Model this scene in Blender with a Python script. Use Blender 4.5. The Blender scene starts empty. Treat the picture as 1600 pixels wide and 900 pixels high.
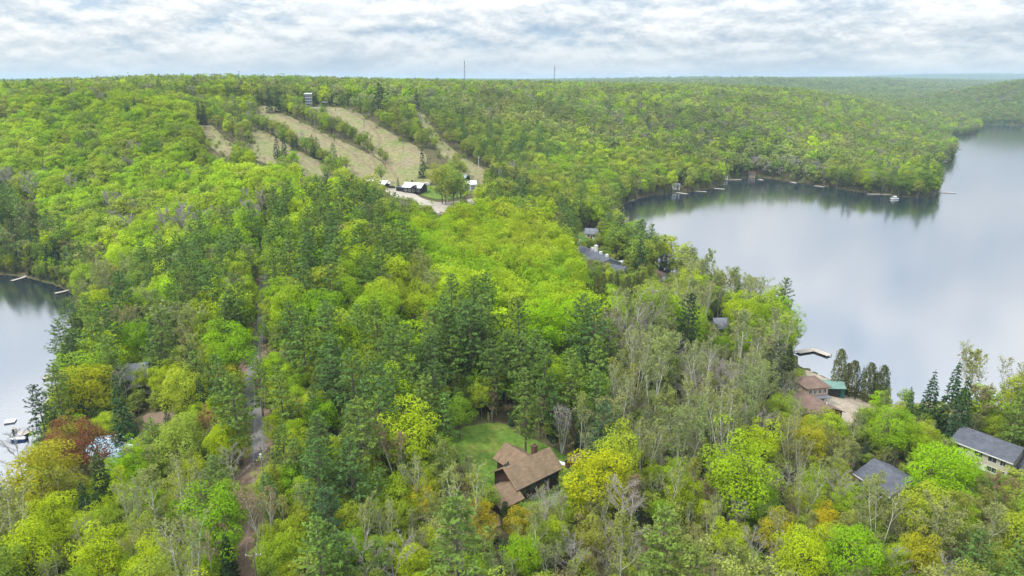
import bpy, bmesh, math, random
import numpy as np
from mathutils import Vector, Matrix
from mathutils.geometry import delaunay_2d_cdt

scene = bpy.context.scene
col = scene.collection
R = math.radians
rng = np.random.default_rng(7)
random.seed(7)

# ------------------------------------------------------------------ camera
F_PX = 1069.0                      # focal length in pixels of the 1600 px wide photograph
PITCH = R(16.9)
CAM_Z = 92.0                       # metres above the lakes
cam_d = bpy.data.cameras.new('camera')
cam_d.sensor_width = 36.0
cam_d.lens = 36.0 * F_PX / 1600.0
cam_d.clip_start = 1.0
cam_d.clip_end = 60000.0
cam = bpy.data.objects.new('camera', cam_d)
cam.location = (0, 0, CAM_Z)
cam.rotation_euler = (math.pi / 2 - PITCH, 0, 0)
col.objects.link(cam)
scene.camera = cam
scene.render.resolution_x, scene.render.resolution_y = 1024, 576

# ------------------------------------------------------------------ exposure and sampling
vs = scene.view_settings
vs.view_transform = 'Standard'
vs.look = 'None'
vs.gamma = 1.0
vs.exposure = EXPOSURE = 1.1
scene.render.engine = 'CYCLES'
cy = scene.cycles
cy.max_bounces = 6
cy.diffuse_bounces = 3
cy.glossy_bounces = 2
cy.transmission_bounces = 3
cy.volume_bounces = 0
cy.transparent_max_bounces = 4
cy.caustics_reflective = False
cy.caustics_refractive = False
cy.use_denoising = True
scene.render.use_persistent_data = False

# ------------------------------------------------------------------ sky (overcast, broken cloud) and soft sun
SUN_EL, SUN_AZ = R(56), R(248)     # high on the left, a little behind the viewer, through cloud
world = bpy.data.worlds.new('World')
scene.world = world
world.use_nodes = True
wn, wl = world.node_tree.nodes, world.node_tree.links
wn.clear()


def N(nt, typ, **kw):
    n = nt.nodes.new(typ)
    for k, v in kw.items():
        setattr(n, k, v)
    return n


def build_sky():
    nt = world.node_tree
    L = nt.links.new
    out = N(nt, 'ShaderNodeOutputWorld')
    bg = N(nt, 'ShaderNodeBackground')
    bg.inputs['Strength'].default_value = 0.1
    sky = N(nt, 'ShaderNodeTexSky', sky_type='NISHITA')
    sky.sun_disc = False
    sky.sun_elevation = SUN_EL
    sky.sun_rotation = SUN_AZ
    sky.altitude = 400
    tc = N(nt, 'ShaderNodeTexCoord')
    sep = N(nt, 'ShaderNodeSeparateXYZ')
    L(tc.outputs['Generated'], sep.inputs[0])

    def M(op, a, b=None, c=None):
        m = N(nt, 'ShaderNodeMath', operation=op)
        for i, v in enumerate((a, b, c)):
            if v is None:
                continue
            if isinstance(v, (int, float)):
                m.inputs[i].default_value = v
            else:
                L(v, m.inputs[i])
        return m.outputs[0]
    z = M('MAXIMUM', sep.outputs[2], 0.0)
    # heaped clouds round the whole dome, a little wider than tall
    comb = N(nt, 'ShaderNodeCombineXYZ')
    L(M('MULTIPLY', sep.outputs[0], 3.4), comb.inputs[0])
    L(M('MULTIPLY', sep.outputs[1], 3.4), comb.inputs[1])
    L(M('MULTIPLY', sep.outputs[2], 8.5), comb.inputs[2])

    def noise(scale, detail, rough, dist=0.0, off=(0, 0, 0)):
        mp = N(nt, 'ShaderNodeMapping')
        mp.inputs['Location'].default_value = off
        L(comb.outputs[0], mp.inputs[0])
        n = N(nt, 'ShaderNodeTexNoise')
        n.inputs['Scale'].default_value = scale
        n.inputs['Detail'].default_value = detail
        n.inputs['Roughness'].default_value = rough
        n.inputs['Distortion'].default_value = dist
        L(mp.outputs[0], n.inputs['Vector'])
        return n.outputs['Fac']

    def ramp(fac, stops):
        r = N(nt, 'ShaderNodeValToRGB')
        cr = r.color_ramp
        cr.interpolation = 'LINEAR'
        while len(cr.elements) < len(stops):
            cr.elements.new(0.5)
        for e, (p, c) in zip(cr.elements, stops):
            e.position = p
            e.color = (*c, 1)
        L(fac, r.inputs[0])
        return r.outputs[0]

    def mix(fac, a, b, blend='MIX'):
        m = N(nt, 'ShaderNodeMix', data_type='RGBA', blend_type=blend)
        if isinstance(fac, (int, float)):
            m.inputs[0].default_value = fac
        else:
            L(fac, m.inputs[0])
        for i, v in ((6, a), (7, b)):
            if isinstance(v, tuple):
                m.inputs[i].default_value = (*v, 1)
            else:
                L(v, m.inputs[i])
        return m.outputs[2]
    S = 3.85                                        # cloud luminance in the sky texture's own units (x 0.1 strength)
    big = noise(1.0, 3, 0.5, 0.2, (3.1, 0.4, 0))
    mid = noise(3.0, 14, 0.66, 0.0, (1.7, 8.3, 0))
    # the same heaps sampled a little higher: tops read lit, bases grey
    mid2 = noise(3.0, 8, 0.62, 0.0, (1.7, 8.3, 0.07))
    base = ramp(mid, [(0.37, (0.56, 0.69, 0.83)), (0.43, (0.76, 0.82, 0.88)), (0.50, (0.90, 0.92, 0.94)), (0.56, (1.03, 1.03, 1.02))])
    relief = ramp(M('ADD', M('MULTIPLY', M('SUBTRACT', mid, mid2), 2.6), 0.5),
                  [(0.18, (0.82, 0.86, 0.90)), (0.45, (0.96, 0.97, 0.98)), (0.70, (1.14, 1.13, 1.11))])
    cl = mix(1.0, base, relief, 'MULTIPLY')
    tone = ramp(big, [(0.34, (0.74, 0.80, 0.86)), (0.5, (0.93, 0.95, 0.97)), (0.66, (1.06, 1.05, 1.03))])
    cl = mix(1.0, cl, tone, 'MULTIPLY')
    # towards the horizon the layer closes into pale haze
    hz = ramp(z, [(0.0, (1, 1, 1)), (0.06, (0, 0, 0))])
    hzf = N(nt, 'ShaderNodeRGBToBW')
    L(hz, hzf.inputs[0])
    cl = mix(M('MULTIPLY', hzf.outputs[0], 0.7), cl, (0.74, 0.83, 0.90))
    # an overcast dome is brighter overhead
    zen = M('ADD', 1.0, M('MULTIPLY', z, SKY_ZEN))
    sc = N(nt, 'ShaderNodeVectorMath', operation='SCALE')
    L(cl, sc.inputs[0])
    L(M('MULTIPLY', zen, S), sc.inputs['Scale'])
    blue = mix(0.94, sky.outputs[0], sc.outputs[0])
    L(blue, bg.inputs['Color'])
    L(bg.outputs[0], out.inputs['Surface'])


SKY_ZEN = 2.6
build_sky()
sun_d = bpy.data.lights.new('sun', 'SUN')
sun_d.energy = 1.5
sun_d.angle = R(10)
sun_d.color = (1.0, 0.955, 0.88)
sun = bpy.data.objects.new('sun', sun_d)
# NISHITA: rotation 0 = +Y, growing clockwise seen from above
sdir = Vector((math.sin(SUN_AZ) * math.cos(SUN_EL), math.cos(SUN_AZ) * math.cos(SUN_EL), math.sin(SUN_EL)))
sun.rotation_euler = sdir.to_track_quat('Z', 'Y').to_euler()
sun.location = sdir * 400
col.objects.link(sun)


# ------------------------------------------------------------------ helpers: geometry of the view and of the land
def ray(px, py):
    """direction of the sight line through a photograph pixel, scaled to y = 1"""
    u, v = (px - 800) / F_PX, (450 - py) / F_PX
    c, s = math.cos(PITCH), math.sin(PITCH)
    x, y, z = u, v * s + c, v * c - s
    return x / y, z / y


def at_z(px, py, z=0.0):
    rx, rz = ray(px, py)
    y = (z - CAM_Z) / rz
    return rx * y, y


def to_px(x, y, z):
    c, s = math.cos(PITCH), math.sin(PITCH)
    dz = z - CAM_Z
    dep = y * c - dz * s
    v = y * s + dz * c
    return 800 + F_PX * x / dep, 450 - F_PX * v / dep, dep


def inside(poly, x, y):
    """vectorised point in polygon"""
    x = np.asarray(x, float)
    y = np.asarray(y, float)
    r = np.zeros(x.shape, bool)
    n = len(poly)
    for i in range(n):
        x1, y1 = poly[i]
        x2, y2 = poly[(i + 1) % n]
        if y1 == y2:
            continue
        c = (y1 > y) != (y2 > y)
        r ^= c & (x < (x2 - x1) * (y - y1) / (y2 - y1) + x1)
    return r


def seg_dist(poly, x, y, closed=True):
    d = np.full(np.shape(x), 1e9)
    n = len(poly)
    for i in range(n if closed else n - 1):
        x1, y1 = poly[i]
        x2, y2 = poly[(i + 1) % n]
        dx, dy = x2 - x1, y2 - y1
        t = np.clip(((x - x1) * dx + (y - y1) * dy) / (dx * dx + dy * dy + 1e-9), 0, 1)
        d = np.minimum(d, np.hypot(x - x1 - t * dx, y - y1 - t * dy))
    return d


def smooth_poly(p, it=2):
    for _ in range(it):
        q = []
        for i in range(len(p)):
            a, b = p[i], p[(i + 1) % len(p)]
            q.append((a[0] * .75 + b[0] * .25, a[1] * .75 + b[1] * .25))
            q.append((a[0] * .25 + b[0] * .75, a[1] * .25 + b[1] * .75))
        p = q
    return p


# shore lines read off the photograph, laid on the water level
RIGHT_PX = [(1640, 668), (1590, 668), (1552, 662), (1515, 640), (1480, 628), (1440, 628), (1405, 632), (1372, 628), (1345, 612), (1318, 596),
            (1292, 590), (1272, 580), (1255, 574), (1246, 566), (1244, 556), (1240, 545), (1215, 525), (1180, 505), (1140, 480), (1100, 452),
            (1062, 428), (1036, 418), (1008, 408), (985, 392), (970, 372), (960, 350), (957, 333), (970, 322), (985, 315), (1010, 307),
            (1040, 303), (1080, 300), (1116, 294), (1128, 289), (1134, 283), (1145, 279), (1180, 277), (1205, 279), (1240, 284), (1290, 292),
            (1330, 300), (1400, 307), (1440, 310), (1462, 307), (1468, 297), (1466, 282), (1456, 272), (1450, 262), (1466, 258), (1484, 252),
            (1492, 244), (1490, 232), (1476, 219), (1466, 213), (1490, 212), (1515, 209), (1530, 205), (1531, 199), (1530, 195.5), (1560, 195),
            (1600, 196), (1660, 197.5), (1800, 205), (2100, 215), (2500, 260), (2600, 640), (2200, 720), (1800, 690)]
LEFT_PX = [(-300, 415), (-120, 420), (0, 428), (45, 434), (82, 444), (112, 457), (124, 474), (126, 500), (118, 545), (106, 590), (94, 640),
           (74, 700), (48, 760), (14, 815), (-60, 890), (-300, 980), (-1200, 980), (-1400, 420)]
RIGHT_LAKE = [at_z(*p) for p in RIGHT_PX]
LEFT_LAKE = [at_z(*p) for p in LEFT_PX]

# height of the ground, read off the photograph: (pixel x, pixel y, metres above the lake)
CTRL = [(800, 890, 12), (830, 740, 12), (400, 880, 13), (100, 850, 6), (1200, 850, 9), (1500, 800, 6), (1545, 700, 4.5), (1270, 612, 4),
        (400, 600, 17), (600, 550, 19), (800, 550, 17), (950, 600, 13), (1100, 600, 9), (1130, 515, 8), (410, 400, 24), (250, 450, 22),
        (150, 500, 9), (900, 420, 13), (930, 392, 6), (800, 400, 20), (650, 300, 22), (730, 322, 20), (600, 290, 23), (450, 300, 34),
        (300, 320, 36), (100, 380, 18), (20, 300, 34), (850, 320, 17), (200, 260, 46), (0, 220, 56),
        (500, 168, 67), (440, 168, 68), (310, 190, 61), (655, 155, 72), (760, 285, 22), (750, 200, 55), (900, 200, 42), (900, 280, 14),
        (1050, 250, 18), (1200, 200, 36), (1200, 250, 15), (1100, 150, 67), (1300, 160, 52), (1400, 200, 15), (1350, 180, 33), (1450, 205, 6),
        (1500, 192, 7), (0, 141, 73), (200, 139, 75), (400, 138, 75.5), (600, 140, 74), (800, 141, 73), (1000, 144, 69), (1000, 165, 60)]
FARC = [(1550, 1800, 36), (1450, 2080, 22), (1560, 2300, 28), (1350, 2500, 40), (1200, 2600, 60), (1300, 3600, 66), (1450, 3000, 44),
        (1600, 3200, 52), (800, 3000, 54), (400, 3000, 56), (0, 3000, 56), (-400, 2600, 62), (1200, 6000, 70), (1400, 7000, 76), (1600, 6500, 66),
        (800, 7000, 70), (200, 7000, 72), (1380, 11000, 86), (1500, 11000, 98), (1600, 11500, 94), (1300, 11000, 80), (1000, 11000, 78),
        (400, 11000, 80), (0, 11000, 80), (2200, 3000, 40), (2200, 9000, 70), (-800, 9000, 70), (1600, 1650, 20), (1700, 1800, 44),
        (2400, 1500, 30), (800, 24000, 60), (1600, 24000, 70), (0, 24000, 60)]
_pts = []
for a, b, c in CTRL:
    x, y = at_z(a, b, c)
    _pts.append((x, y, c))
for a, y, c in FARC:
    _pts.append(((a - 800) / F_PX * y * 0.97, y, c))
_pts += [(0, 90, 10), (-60, 60, 10), (60, 60, 9), (0, 20, 9), (-150, 120, -2), (-500, 400, 12), (-700, 700, 45), (200, 90, 5), (350, 160, 3), (-400, 200, 3)]
_P = np.array(_pts)


def _warp(x, y):
    y = np.maximum(y, 12.0)
    return np.stack([np.clip(np.asarray(x) / y, -4, 4) * 1.6, np.log(y)], -1)


def _tps(r2):
    return np.where(r2 > 1e-12, r2 * np.log(r2 + 1e-12), 0)


def _solve():
    q = _warp(_P[:, 0], _P[:, 1])
    n = len(q)
    d2 = ((q[:, None] - q[None]) ** 2).sum(-1)
    K = _tps(d2) + np.eye(n) * 0.02
    Pm = np.hstack([np.ones((n, 1)), q])
    A = np.zeros((n + 3, n + 3))
    A[:n, :n] = K
    A[:n, n:] = Pm
    A[n:, :n] = Pm.T
    b = np.zeros(n + 3)
    b[:n] = _P[:, 2]
    return q, np.linalg.solve(A, b)


_Q, _W = _solve()


def _vnoise(x, y, s):
    """cheap smooth bumps"""
    return (np.sin(x / s * 1.3 + 1.7 * np.sin(y / s * .7)) + np.sin(y / s * 1.1 + 1.3 * np.sin(x / s * .9 + 2)) + np.sin((x + y) / s * .6 + 4)) / 3


# separate hills beyond the lake and along the far horizon: (x, y, rise, half width, half depth)
HILLS = [(1310, 1930, 26, 210, 190), (1480, 2000, 30, 160, 200), (1010, 2900, 20, 420, 260), (1650, 3300, 22, 420, 300), (700, 3600, 16, 600, 300), (2300, 4600, 24, 800, 500), (1200, 5200, 18, 900, 400),
         (5600, 9500, 34, 2300, 900), (7600, 10200, 44, 2400, 900), (3200, 10500, 22, 1700, 900), (-1500, 10500, 10, 2500, 900)]


def height(x, y):
    x = np.atleast_1d(np.asarray(x, float)).ravel()
    y = np.atleast_1d(np.asarray(y, float)).ravel()
    out = np.empty(len(x))
    for i in range(0, len(x), 40000):
        a, b = x[i:i + 40000], y[i:i + 40000]
        q = _warp(a, b)
        d2 = (q[:, None, 0] - _Q[None, :, 0]) ** 2 + (q[:, None, 1] - _Q[None, :, 1]) ** 2
        h = _tps(d2) @ _W[:-3] + _W[-3] + q @ _W[-2:]
        amp = np.clip((b - 60) / 900, 0.25, 1.3)
        h = h + amp * (1.0 * _vnoise(a, b, 35) + 1.6 * _vnoise(a + 50, b, 110))
        far = np.clip((b - 2200) / 4000, 0, 1)
        h = h + far * (10 * _vnoise(a, b * .8, 520) + 6 * _vnoise(a + 900, b, 260))
        for bx, by, bz, rx_, ry_ in HILLS:
            h = h + bz * np.exp(-((a - bx) / rx_) ** 2 - ((b - by) / ry_) ** 2)
        h = np.maximum(h, 1.2)
        for lake in (RIGHT_LAKE_S, LEFT_LAKE_S):
            xs, ys = [p[0] for p in lake], [p[1] for p in lake]
            near = (a > min(xs) - 250) & (a < max(xs) + 250) & (b > min(ys) - 250) & (b < max(ys) + 250)
            if near.any():
                aa, bb = a[near], b[near]
                d = seg_dist(lake, aa, bb)
                ins = inside(lake, aa, bb)
                hl = h[near]
                lim = 0.35 + 0.30 * d
                hl = np.where(ins, -np.minimum(0.12 + 0.3 * d, 4.0), -np.log(np.exp(-np.minimum(hl, 300) / 3) + np.exp(-np.minimum(lim, 300) / 3)) * 3)
                hl = np.where(ins | (h[near] < 0), np.minimum(hl, h[near]), np.maximum(hl, 0.12 + np.minimum(0.1 * d, .3)))
                hl = np.where(ins, -np.minimum(0.12 + 0.3 * d, 4.0), hl)
                h[near] = hl
        out[i:i + 40000] = h
    return out


RIGHT_LAKE_S = smooth_poly(RIGHT_LAKE, 1)
LEFT_LAKE_S = smooth_poly(LEFT_LAKE, 1)


def H1(x, y):
    return float(height([x], [y])[0])


def ground(px, py, lift=0.0):
    """where the sight line through a pixel meets the ground (raised by lift)"""
    rx, rz = ray(px, py)
    ys = np.geomspace(40, 16000, 900)
    f = CAM_Z + rz * ys - height(rx * ys, ys) - lift
    k = np.where(f < 0)[0]
    if len(k) == 0:
        return rx * 1500, 1500.0
    k = max(k[0], 1)
    lo, hi = ys[k - 1], ys[k]
    yy = np.linspace(lo, hi, 60)
    f = CAM_Z + rz * yy - height(rx * yy, yy) - lift
    j = np.where(f < 0)[0]
    y = yy[j[0]] if len(j) else hi
    return rx * y, y


def lin(r, g, b):
    f = lambda c: (c / 255 / 12.92) if c / 255 <= .04045 else ((c / 255 + .055) / 1.055) ** 2.4
    return (f(r), f(g), f(b))


# ------------------------------------------------------------------ helpers: objects
def put(o, label=None, cat=None, group=None, kind=None):
    if label:
        o['label'] = label
    if cat:
        o['category'] = cat
    if group:
        o['group'] = group
    if kind:
        o['kind'] = kind
    return o


def root(name, loc, rz=0.0, label=None, cat=None, group=None):
    o = bpy.data.objects.new(name, None)
    o.empty_display_size = 1
    o.location = loc
    o.rotation_euler = (0, 0, rz)
    col.objects.link(o)
    return put(o, label, cat, group)


def child(name, me, parent, label=None):
    o = bpy.data.objects.new(name, me)
    o.parent = parent
    col.objects.link(o)
    if label:
        o['label'] = label
    return o


class MB:
    """collects shapes for ONE mesh"""

    def __init__(s):
        s.v, s.f, s.m = [], [], []

    def add(s, vs_, fs, mi=0):
        o = len(s.v)
        s.v += [tuple(p) for p in vs_]
        s.f += [tuple(i + o for i in f) for f in fs]
        s.m += [mi] * len(fs)
        return s

    def box(s, x0, x1, y0, y1, z0, z1, mi=0):
        return s.add([(x0, y0, z0), (x1, y0, z0), (x1, y1, z0), (x0, y1, z0), (x0, y0, z1), (x1, y0, z1), (x1, y1, z1), (x0, y1, z1)],
                     [(0, 3, 2, 1), (4, 5, 6, 7), (0, 1, 5, 4), (1, 2, 6, 5), (2, 3, 7, 6), (3, 0, 4, 7)], mi)

    def hexa(s, a, b, mi=0):
        """solid between two matching polygons a (one side) and b (other side)"""
        n = len(a)
        return s.add(list(a) + list(b), [tuple(range(n))[::-1], tuple(range(n, 2 * n))] + [(i, (i + 1) % n, n + (i + 1) % n, n + i) for i in range(n)], mi)

    def tube(s, pts, rad, sides=6, mi=0, cap=True):
        pts = [Vector(p) for p in pts]
        if not hasattr(rad, '__len__'):
            rad = [rad] * len(pts)
        o = len(s.v)
        for i, p in enumerate(pts):
            d = (pts[min(i + 1, len(pts) - 1)] - pts[max(i - 1, 0)]).normalized()
            a = d.cross(Vector((0, 0, 1)) if abs(d.z) < .9 else Vector((1, 0, 0))).normalized()
            b = d.cross(a)
            for k in range(sides):
                t = 2 * math.pi * k / sides
                q = p + (a * math.cos(t) + b * math.sin(t)) * rad[i]
                s.v.append(tuple(q))
        for i in range(len(pts) - 1):
            for k in range(sides):
                s.f.append((o + i * sides + k, o + i * sides + (k + 1) % sides, o + (i + 1) * sides + (k + 1) % sides, o + (i + 1) * sides + k))
                s.m.append(mi)
        if cap:
            s.f.append(tuple(o + k for k in range(sides))[::-1])
            s.f.append(tuple(o + (len(pts) - 1) * sides + k for k in range(sides)))
            s.m += [mi, mi]
        return s

    def mesh(s, name, *mats):
        me = bpy.data.meshes.new(name)
        me.from_pydata(s.v, [], s.f)
        for m in mats:
            me.materials.append(m)
        if len(mats) > 1:
            me.polygons.foreach_set('material_index', s.m)
        me.update()
        return me

    def build(s, name, mats, parent=None, label=None):
        if not isinstance(mats, (list, tuple)):
            mats = [mats]
        return child(name, s.mesh(name, *mats), parent, label)


# ------------------------------------------------------------------ materials
def material(name):
    m = bpy.data.materials.new(name)
    m.use_nodes = True
    nt = m.node_tree
    nt.nodes.clear()
    out = nt.nodes.new('ShaderNodeOutputMaterial')
    return m, nt, out


def simple(name, c, rough=0.7, var=0.25, scale=1.5, metal=0.0, spec=0.3, bump=0.0, stretch=(1, 1, 1), detail=6):
    """a painted, stained or weathered surface: base colour with mottled wear"""
    m, nt, out = material(name)
    L = nt.links.new
    b = N(nt, 'ShaderNodeBsdfPrincipled')
    b.inputs['Roughness'].default_value = rough
    b.inputs['Metallic'].default_value = metal
    b.inputs['Specular IOR Level'].default_value = spec
    tc = N(nt, 'ShaderNodeTexCoord')
    mp = N(nt, 'ShaderNodeMapping')
    mp.inputs['Scale'].default_value = stretch
    L(tc.outputs['Object'], mp.inputs[0])
    n = N(nt, 'ShaderNodeTexNoise')
    n.inputs['Scale'].default_value = scale
    n.inputs['Detail'].default_value = detail
    n.inputs['Roughness'].default_value = 0.62
    L(mp.outputs[0], n.inputs['Vector'])
    r = N(nt, 'ShaderNodeValToRGB')
    r.color_ramp.elements[0].position = 0.3
    r.color_ramp.elements[1].position = 0.7
    r.color_ramp.elements[0].color = (*[max(0, v * (1 - var)) for v in c], 1)
    r.color_ramp.elements[1].color = (*[min(1, v * (1 + var)) for v in c], 1)
    L(n.outputs['Fac'], r.inputs[0])
    L(r.outputs[0], b.inputs['Base Color'])
    if bump:
        bp = N(nt, 'ShaderNodeBump')
        bp.inputs['Strength'].default_value = bump
        bp.inputs['Distance'].default_value = 0.05
        L(n.outputs['Fac'], bp.inputs['Height'])
        L(bp.outputs[0], b.inputs['Normal'])
    L(b.outputs[0], out.inputs[0])
    return m


def ground_mat(name, stops, scale, rough=0.95, bump=0.4, mixin=None):
    """soil, grass, gravel: two octaves of mottling over real-world colours"""
    m, nt, out = material(name)
    L = nt.links.new
    b = N(nt, 'ShaderNodeBsdfPrincipled')
    b.inputs['Roughness'].default_value = rough
    b.inputs['Specular IOR Level'].default_value = 0.15
    g = N(nt, 'ShaderNodeNewGeometry')
    a1 = N(nt, 'ShaderNodeTexNoise')
    a1.inputs['Scale'].default_value = scale
    a1.inputs['Detail'].default_value = 8
    a1.inputs['Roughness'].default_value = .65
    a1.inputs['Distortion'].default_value = .4
    L(g.outputs['Position'], a1.inputs['Vector'])
    r = N(nt, 'ShaderNodeValToRGB')
    while len(r.color_ramp.elements) < len(stops):
        r.color_ramp.elements.new(.5)
    for e, (p, c) in zip(r.color_ramp.elements, stops):
        e.position = p
        e.color = (*c, 1)
    L(a1.outputs['Fac'], r.inputs[0])
    a2 = N(nt, 'ShaderNodeTexNoise')
    a2.inputs['Scale'].default_value = scale * 9
    a2.inputs['Detail'].default_value = 5
    L(g.outputs['Position'], a2.inputs['Vector'])
    r2 = N(nt, 'ShaderNodeValToRGB')
    r2.color_ramp.elements[0].position = .3
    r2.color_ramp.elements[1].position = .7
    r2.color_ramp.elements[0].color = (.7, .7, .7, 1)
    r2.color_ramp.elements[1].color = (1.25, 1.25, 1.25, 1)
    L(a2.outputs['Fac'], r2.inputs[0])
    mx = N(nt, 'ShaderNodeMix', data_type='RGBA', blend_type='MULTIPLY')
    mx.inputs[0].default_value = 1
    L(r.outputs[0], mx.inputs[6])
    L(r2.outputs[0], mx.inputs[7])
    L(mx.outputs[2], b.inputs['Base Color'])
    bp = N(nt, 'ShaderNodeBump')
    bp.inputs['Strength'].default_value = bump
    bp.inputs['Distance'].default_value = .3
    L(a2.outputs['Fac'], bp.inputs['Height'])
    L(bp.outputs[0], b.inputs['Normal'])
    L(b.outputs[0], out.inputs[0])
    return m


def leaf_mat(name, transl=0.3, spread=0.35):
    """foliage: the tree's own tint, leaf to leaf variation, light passing through"""
    m, nt, out = material(name)
    L = nt.links.new
    at = N(nt, 'ShaderNodeAttribute', attribute_type='INSTANCER', attribute_name='tint')
    av = N(nt, 'ShaderNodeAttribute', attribute_type='GEOMETRY', attribute_name='leafvar')
    mr = N(nt, 'ShaderNodeMapRange')
    mr.inputs['To Min'].default_value = 1 - spread
    mr.inputs['To Max'].default_value = 1 + spread
    L(av.outputs['Fac'], mr.inputs['Value'])
    sc = N(nt, 'ShaderNodeVectorMath', operation='SCALE')
    L(at.outputs['Vector'], sc.inputs[0])
    L(mr.outputs[0], sc.inputs['Scale'])
    d = N(nt, 'ShaderNodeBsdfDiffuse')
    L(sc.outputs[0], d.inputs['Color'])
    t = N(nt, 'ShaderNodeBsdfTranslucent')
    L(sc.outputs[0], t.inputs['Color'])
    mx = N(nt, 'ShaderNodeMixShader')
    mx.inputs[0].default_value = transl
    L(d.outputs[0], mx.inputs[1])
    L(t.outputs[0], mx.inputs[2])
    L(mx.outputs[0], out.inputs[0])
    return m


def water_mat():
    m, nt, out = material('lake water')
    L = nt.links.new
    g = N(nt, 'ShaderNodeNewGeometry')
    n1 = N(nt, 'ShaderNodeTexNoise')
    n1.inputs['Scale'].default_value = 0.9
    n1.inputs['Detail'].default_value = 4
    L(g.outputs['Position'], n1.inputs['Vector'])
    # wind patches: calm lanes and rippled water
    n2 = N(nt, 'ShaderNodeTexNoise')
    n2.inputs['Scale'].default_value = 0.006
    n2.inputs['Detail'].default_value = 4
    mp = N(nt, 'ShaderNodeMapping')
    mp.inputs['Scale'].default_value = (1, 2.4, 1)
    L(g.outputs['Position'], mp.inputs[0])
    L(mp.outputs[0], n2.inputs['Vector'])
    mr = N(nt, 'ShaderNodeMapRange')
    mr.inputs['From Min'].default_value = .35
    mr.inputs['From Max'].default_value = .65
    mr.inputs['To Min'].default_value = .10
    mr.inputs['To Max'].default_value = .22
    L(n2.outputs['Fac'], mr.inputs['Value'])
    bp = N(nt, 'ShaderNodeBump')
    bp.inputs['Distance'].default_value = .12
    L(mr.outputs[0], bp.inputs['Strength'])
    L(n1.outputs['Fac'], bp.inputs['Height'])
    fr = N(nt, 'ShaderNodeFresnel')
    fr.inputs['IOR'].default_value = 3.0
    L(bp.outputs[0], fr.inputs['Normal'])
    d = N(nt, 'ShaderNodeBsdfDiffuse')
    d.inputs['Color'].default_value = (.03, .045, .06, 1)
    gl = N(nt, 'ShaderNodeBsdfGlossy')
    gl.inputs['Roughness'].default_value = .09
    gl.inputs['Color'].default_value = (.77, .775, .80, 1)
    L(bp.outputs[0], gl.inputs['Normal'])
    mx = N(nt, 'ShaderNodeMixShader')
    mm = N(nt, 'ShaderNodeMath', operation='MULTIPLY_ADD')
    L(fr.outputs[0], mm.inputs[0])
    mm.inputs[1].default_value = .40
    mm.inputs[2].default_value = .56
    L(mm.outputs[0], mx.inputs[0])
    L(d.outputs[0], mx.inputs[1])
    L(gl.outputs[0], mx.inputs[2])
    L(mx.outputs[0], out.inputs[0])
    return m


MAT = {}
MAT['floor'] = ground_mat('forest floor', [(.3, (.055, .075, .02)), (.47, (.085, .085, .035)), (.58, (.12, .09, .05)), (.68, (.10, .115, .035)), (.8, (.06, .085, .022))], .16)
MAT['far_floor'] = ground_mat('far woodland', [(.3, (.05, .08, .03)), (.55, (.10, .13, .04)), (.75, (.07, .09, .04))], .02)
MAT['lawn'] = ground_mat('lawn grass', [(.28, (.20, .18, .05)), (.42, (.13, .20, .030)), (.6, (.10, .19, .026)), (.8, (.15, .21, .04))], .10, bump=.25)
MAT['ski_grass'] = ground_mat('dry ski slope grass', [(.28, (.13, .175, .045)), (.42, (.185, .195, .075)), (.52, (.225, .20, .10)), (.62, (.22, .18, .11)), (.74, (.15, .18, .055))], .045)
MAT['track'] = ground_mat('worn slope track', [(.3, (.15, .125, .065)), (.55, (.21, .165, .10)), (.75, (.13, .14, .055))], .12)
MAT['gravel'] = ground_mat('pale gravel', [(.3, (.30, .26, .22)), (.55, (.42, .38, .33)), (.75, (.36, .31, .25))], .25)
MAT['dirt'] = ground_mat('brown dirt', [(.3, (.13, .09, .06)), (.55, (.21, .155, .11)), (.75, (.16, .13, .07))], .3)
MAT['asphalt'] = ground_mat('worn asphalt', [(.3, (.13, .125, .12)), (.55, (.18, .17, .165)), (.75, (.15, .145, .13))], .4, bump=.15)
MAT['sand'] = ground_mat('beach sand', [(.3, (.25, .21, .155)), (.48, (.34, .29, .225)), (.62, (.40, .345, .275)), (.75, (.22, .22, .11))], .3)
MAT['water'] = water_mat()
MAT['leaf'] = leaf_mat('broadleaf foliage', .34, .20)
MAT['needle'] = leaf_mat('needle foliage', .15, .28)
MAT['twig'] = leaf_mat('bare twigs', .0, .3)
MAT['bark'] = simple('grey brown bark', (.14, .115, .095), .9, .4, 3, stretch=(2, 2, .5))
MAT['bark_pale'] = simple('pale grey bark', (.36, .34, .30), .85, .3, 3, stretch=(2, 2, .6))
MAT['bark_birch'] = simple('white birch bark', (.62, .60, .55), .7, .35, 2.2, stretch=(.6, .6, 3))

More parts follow.
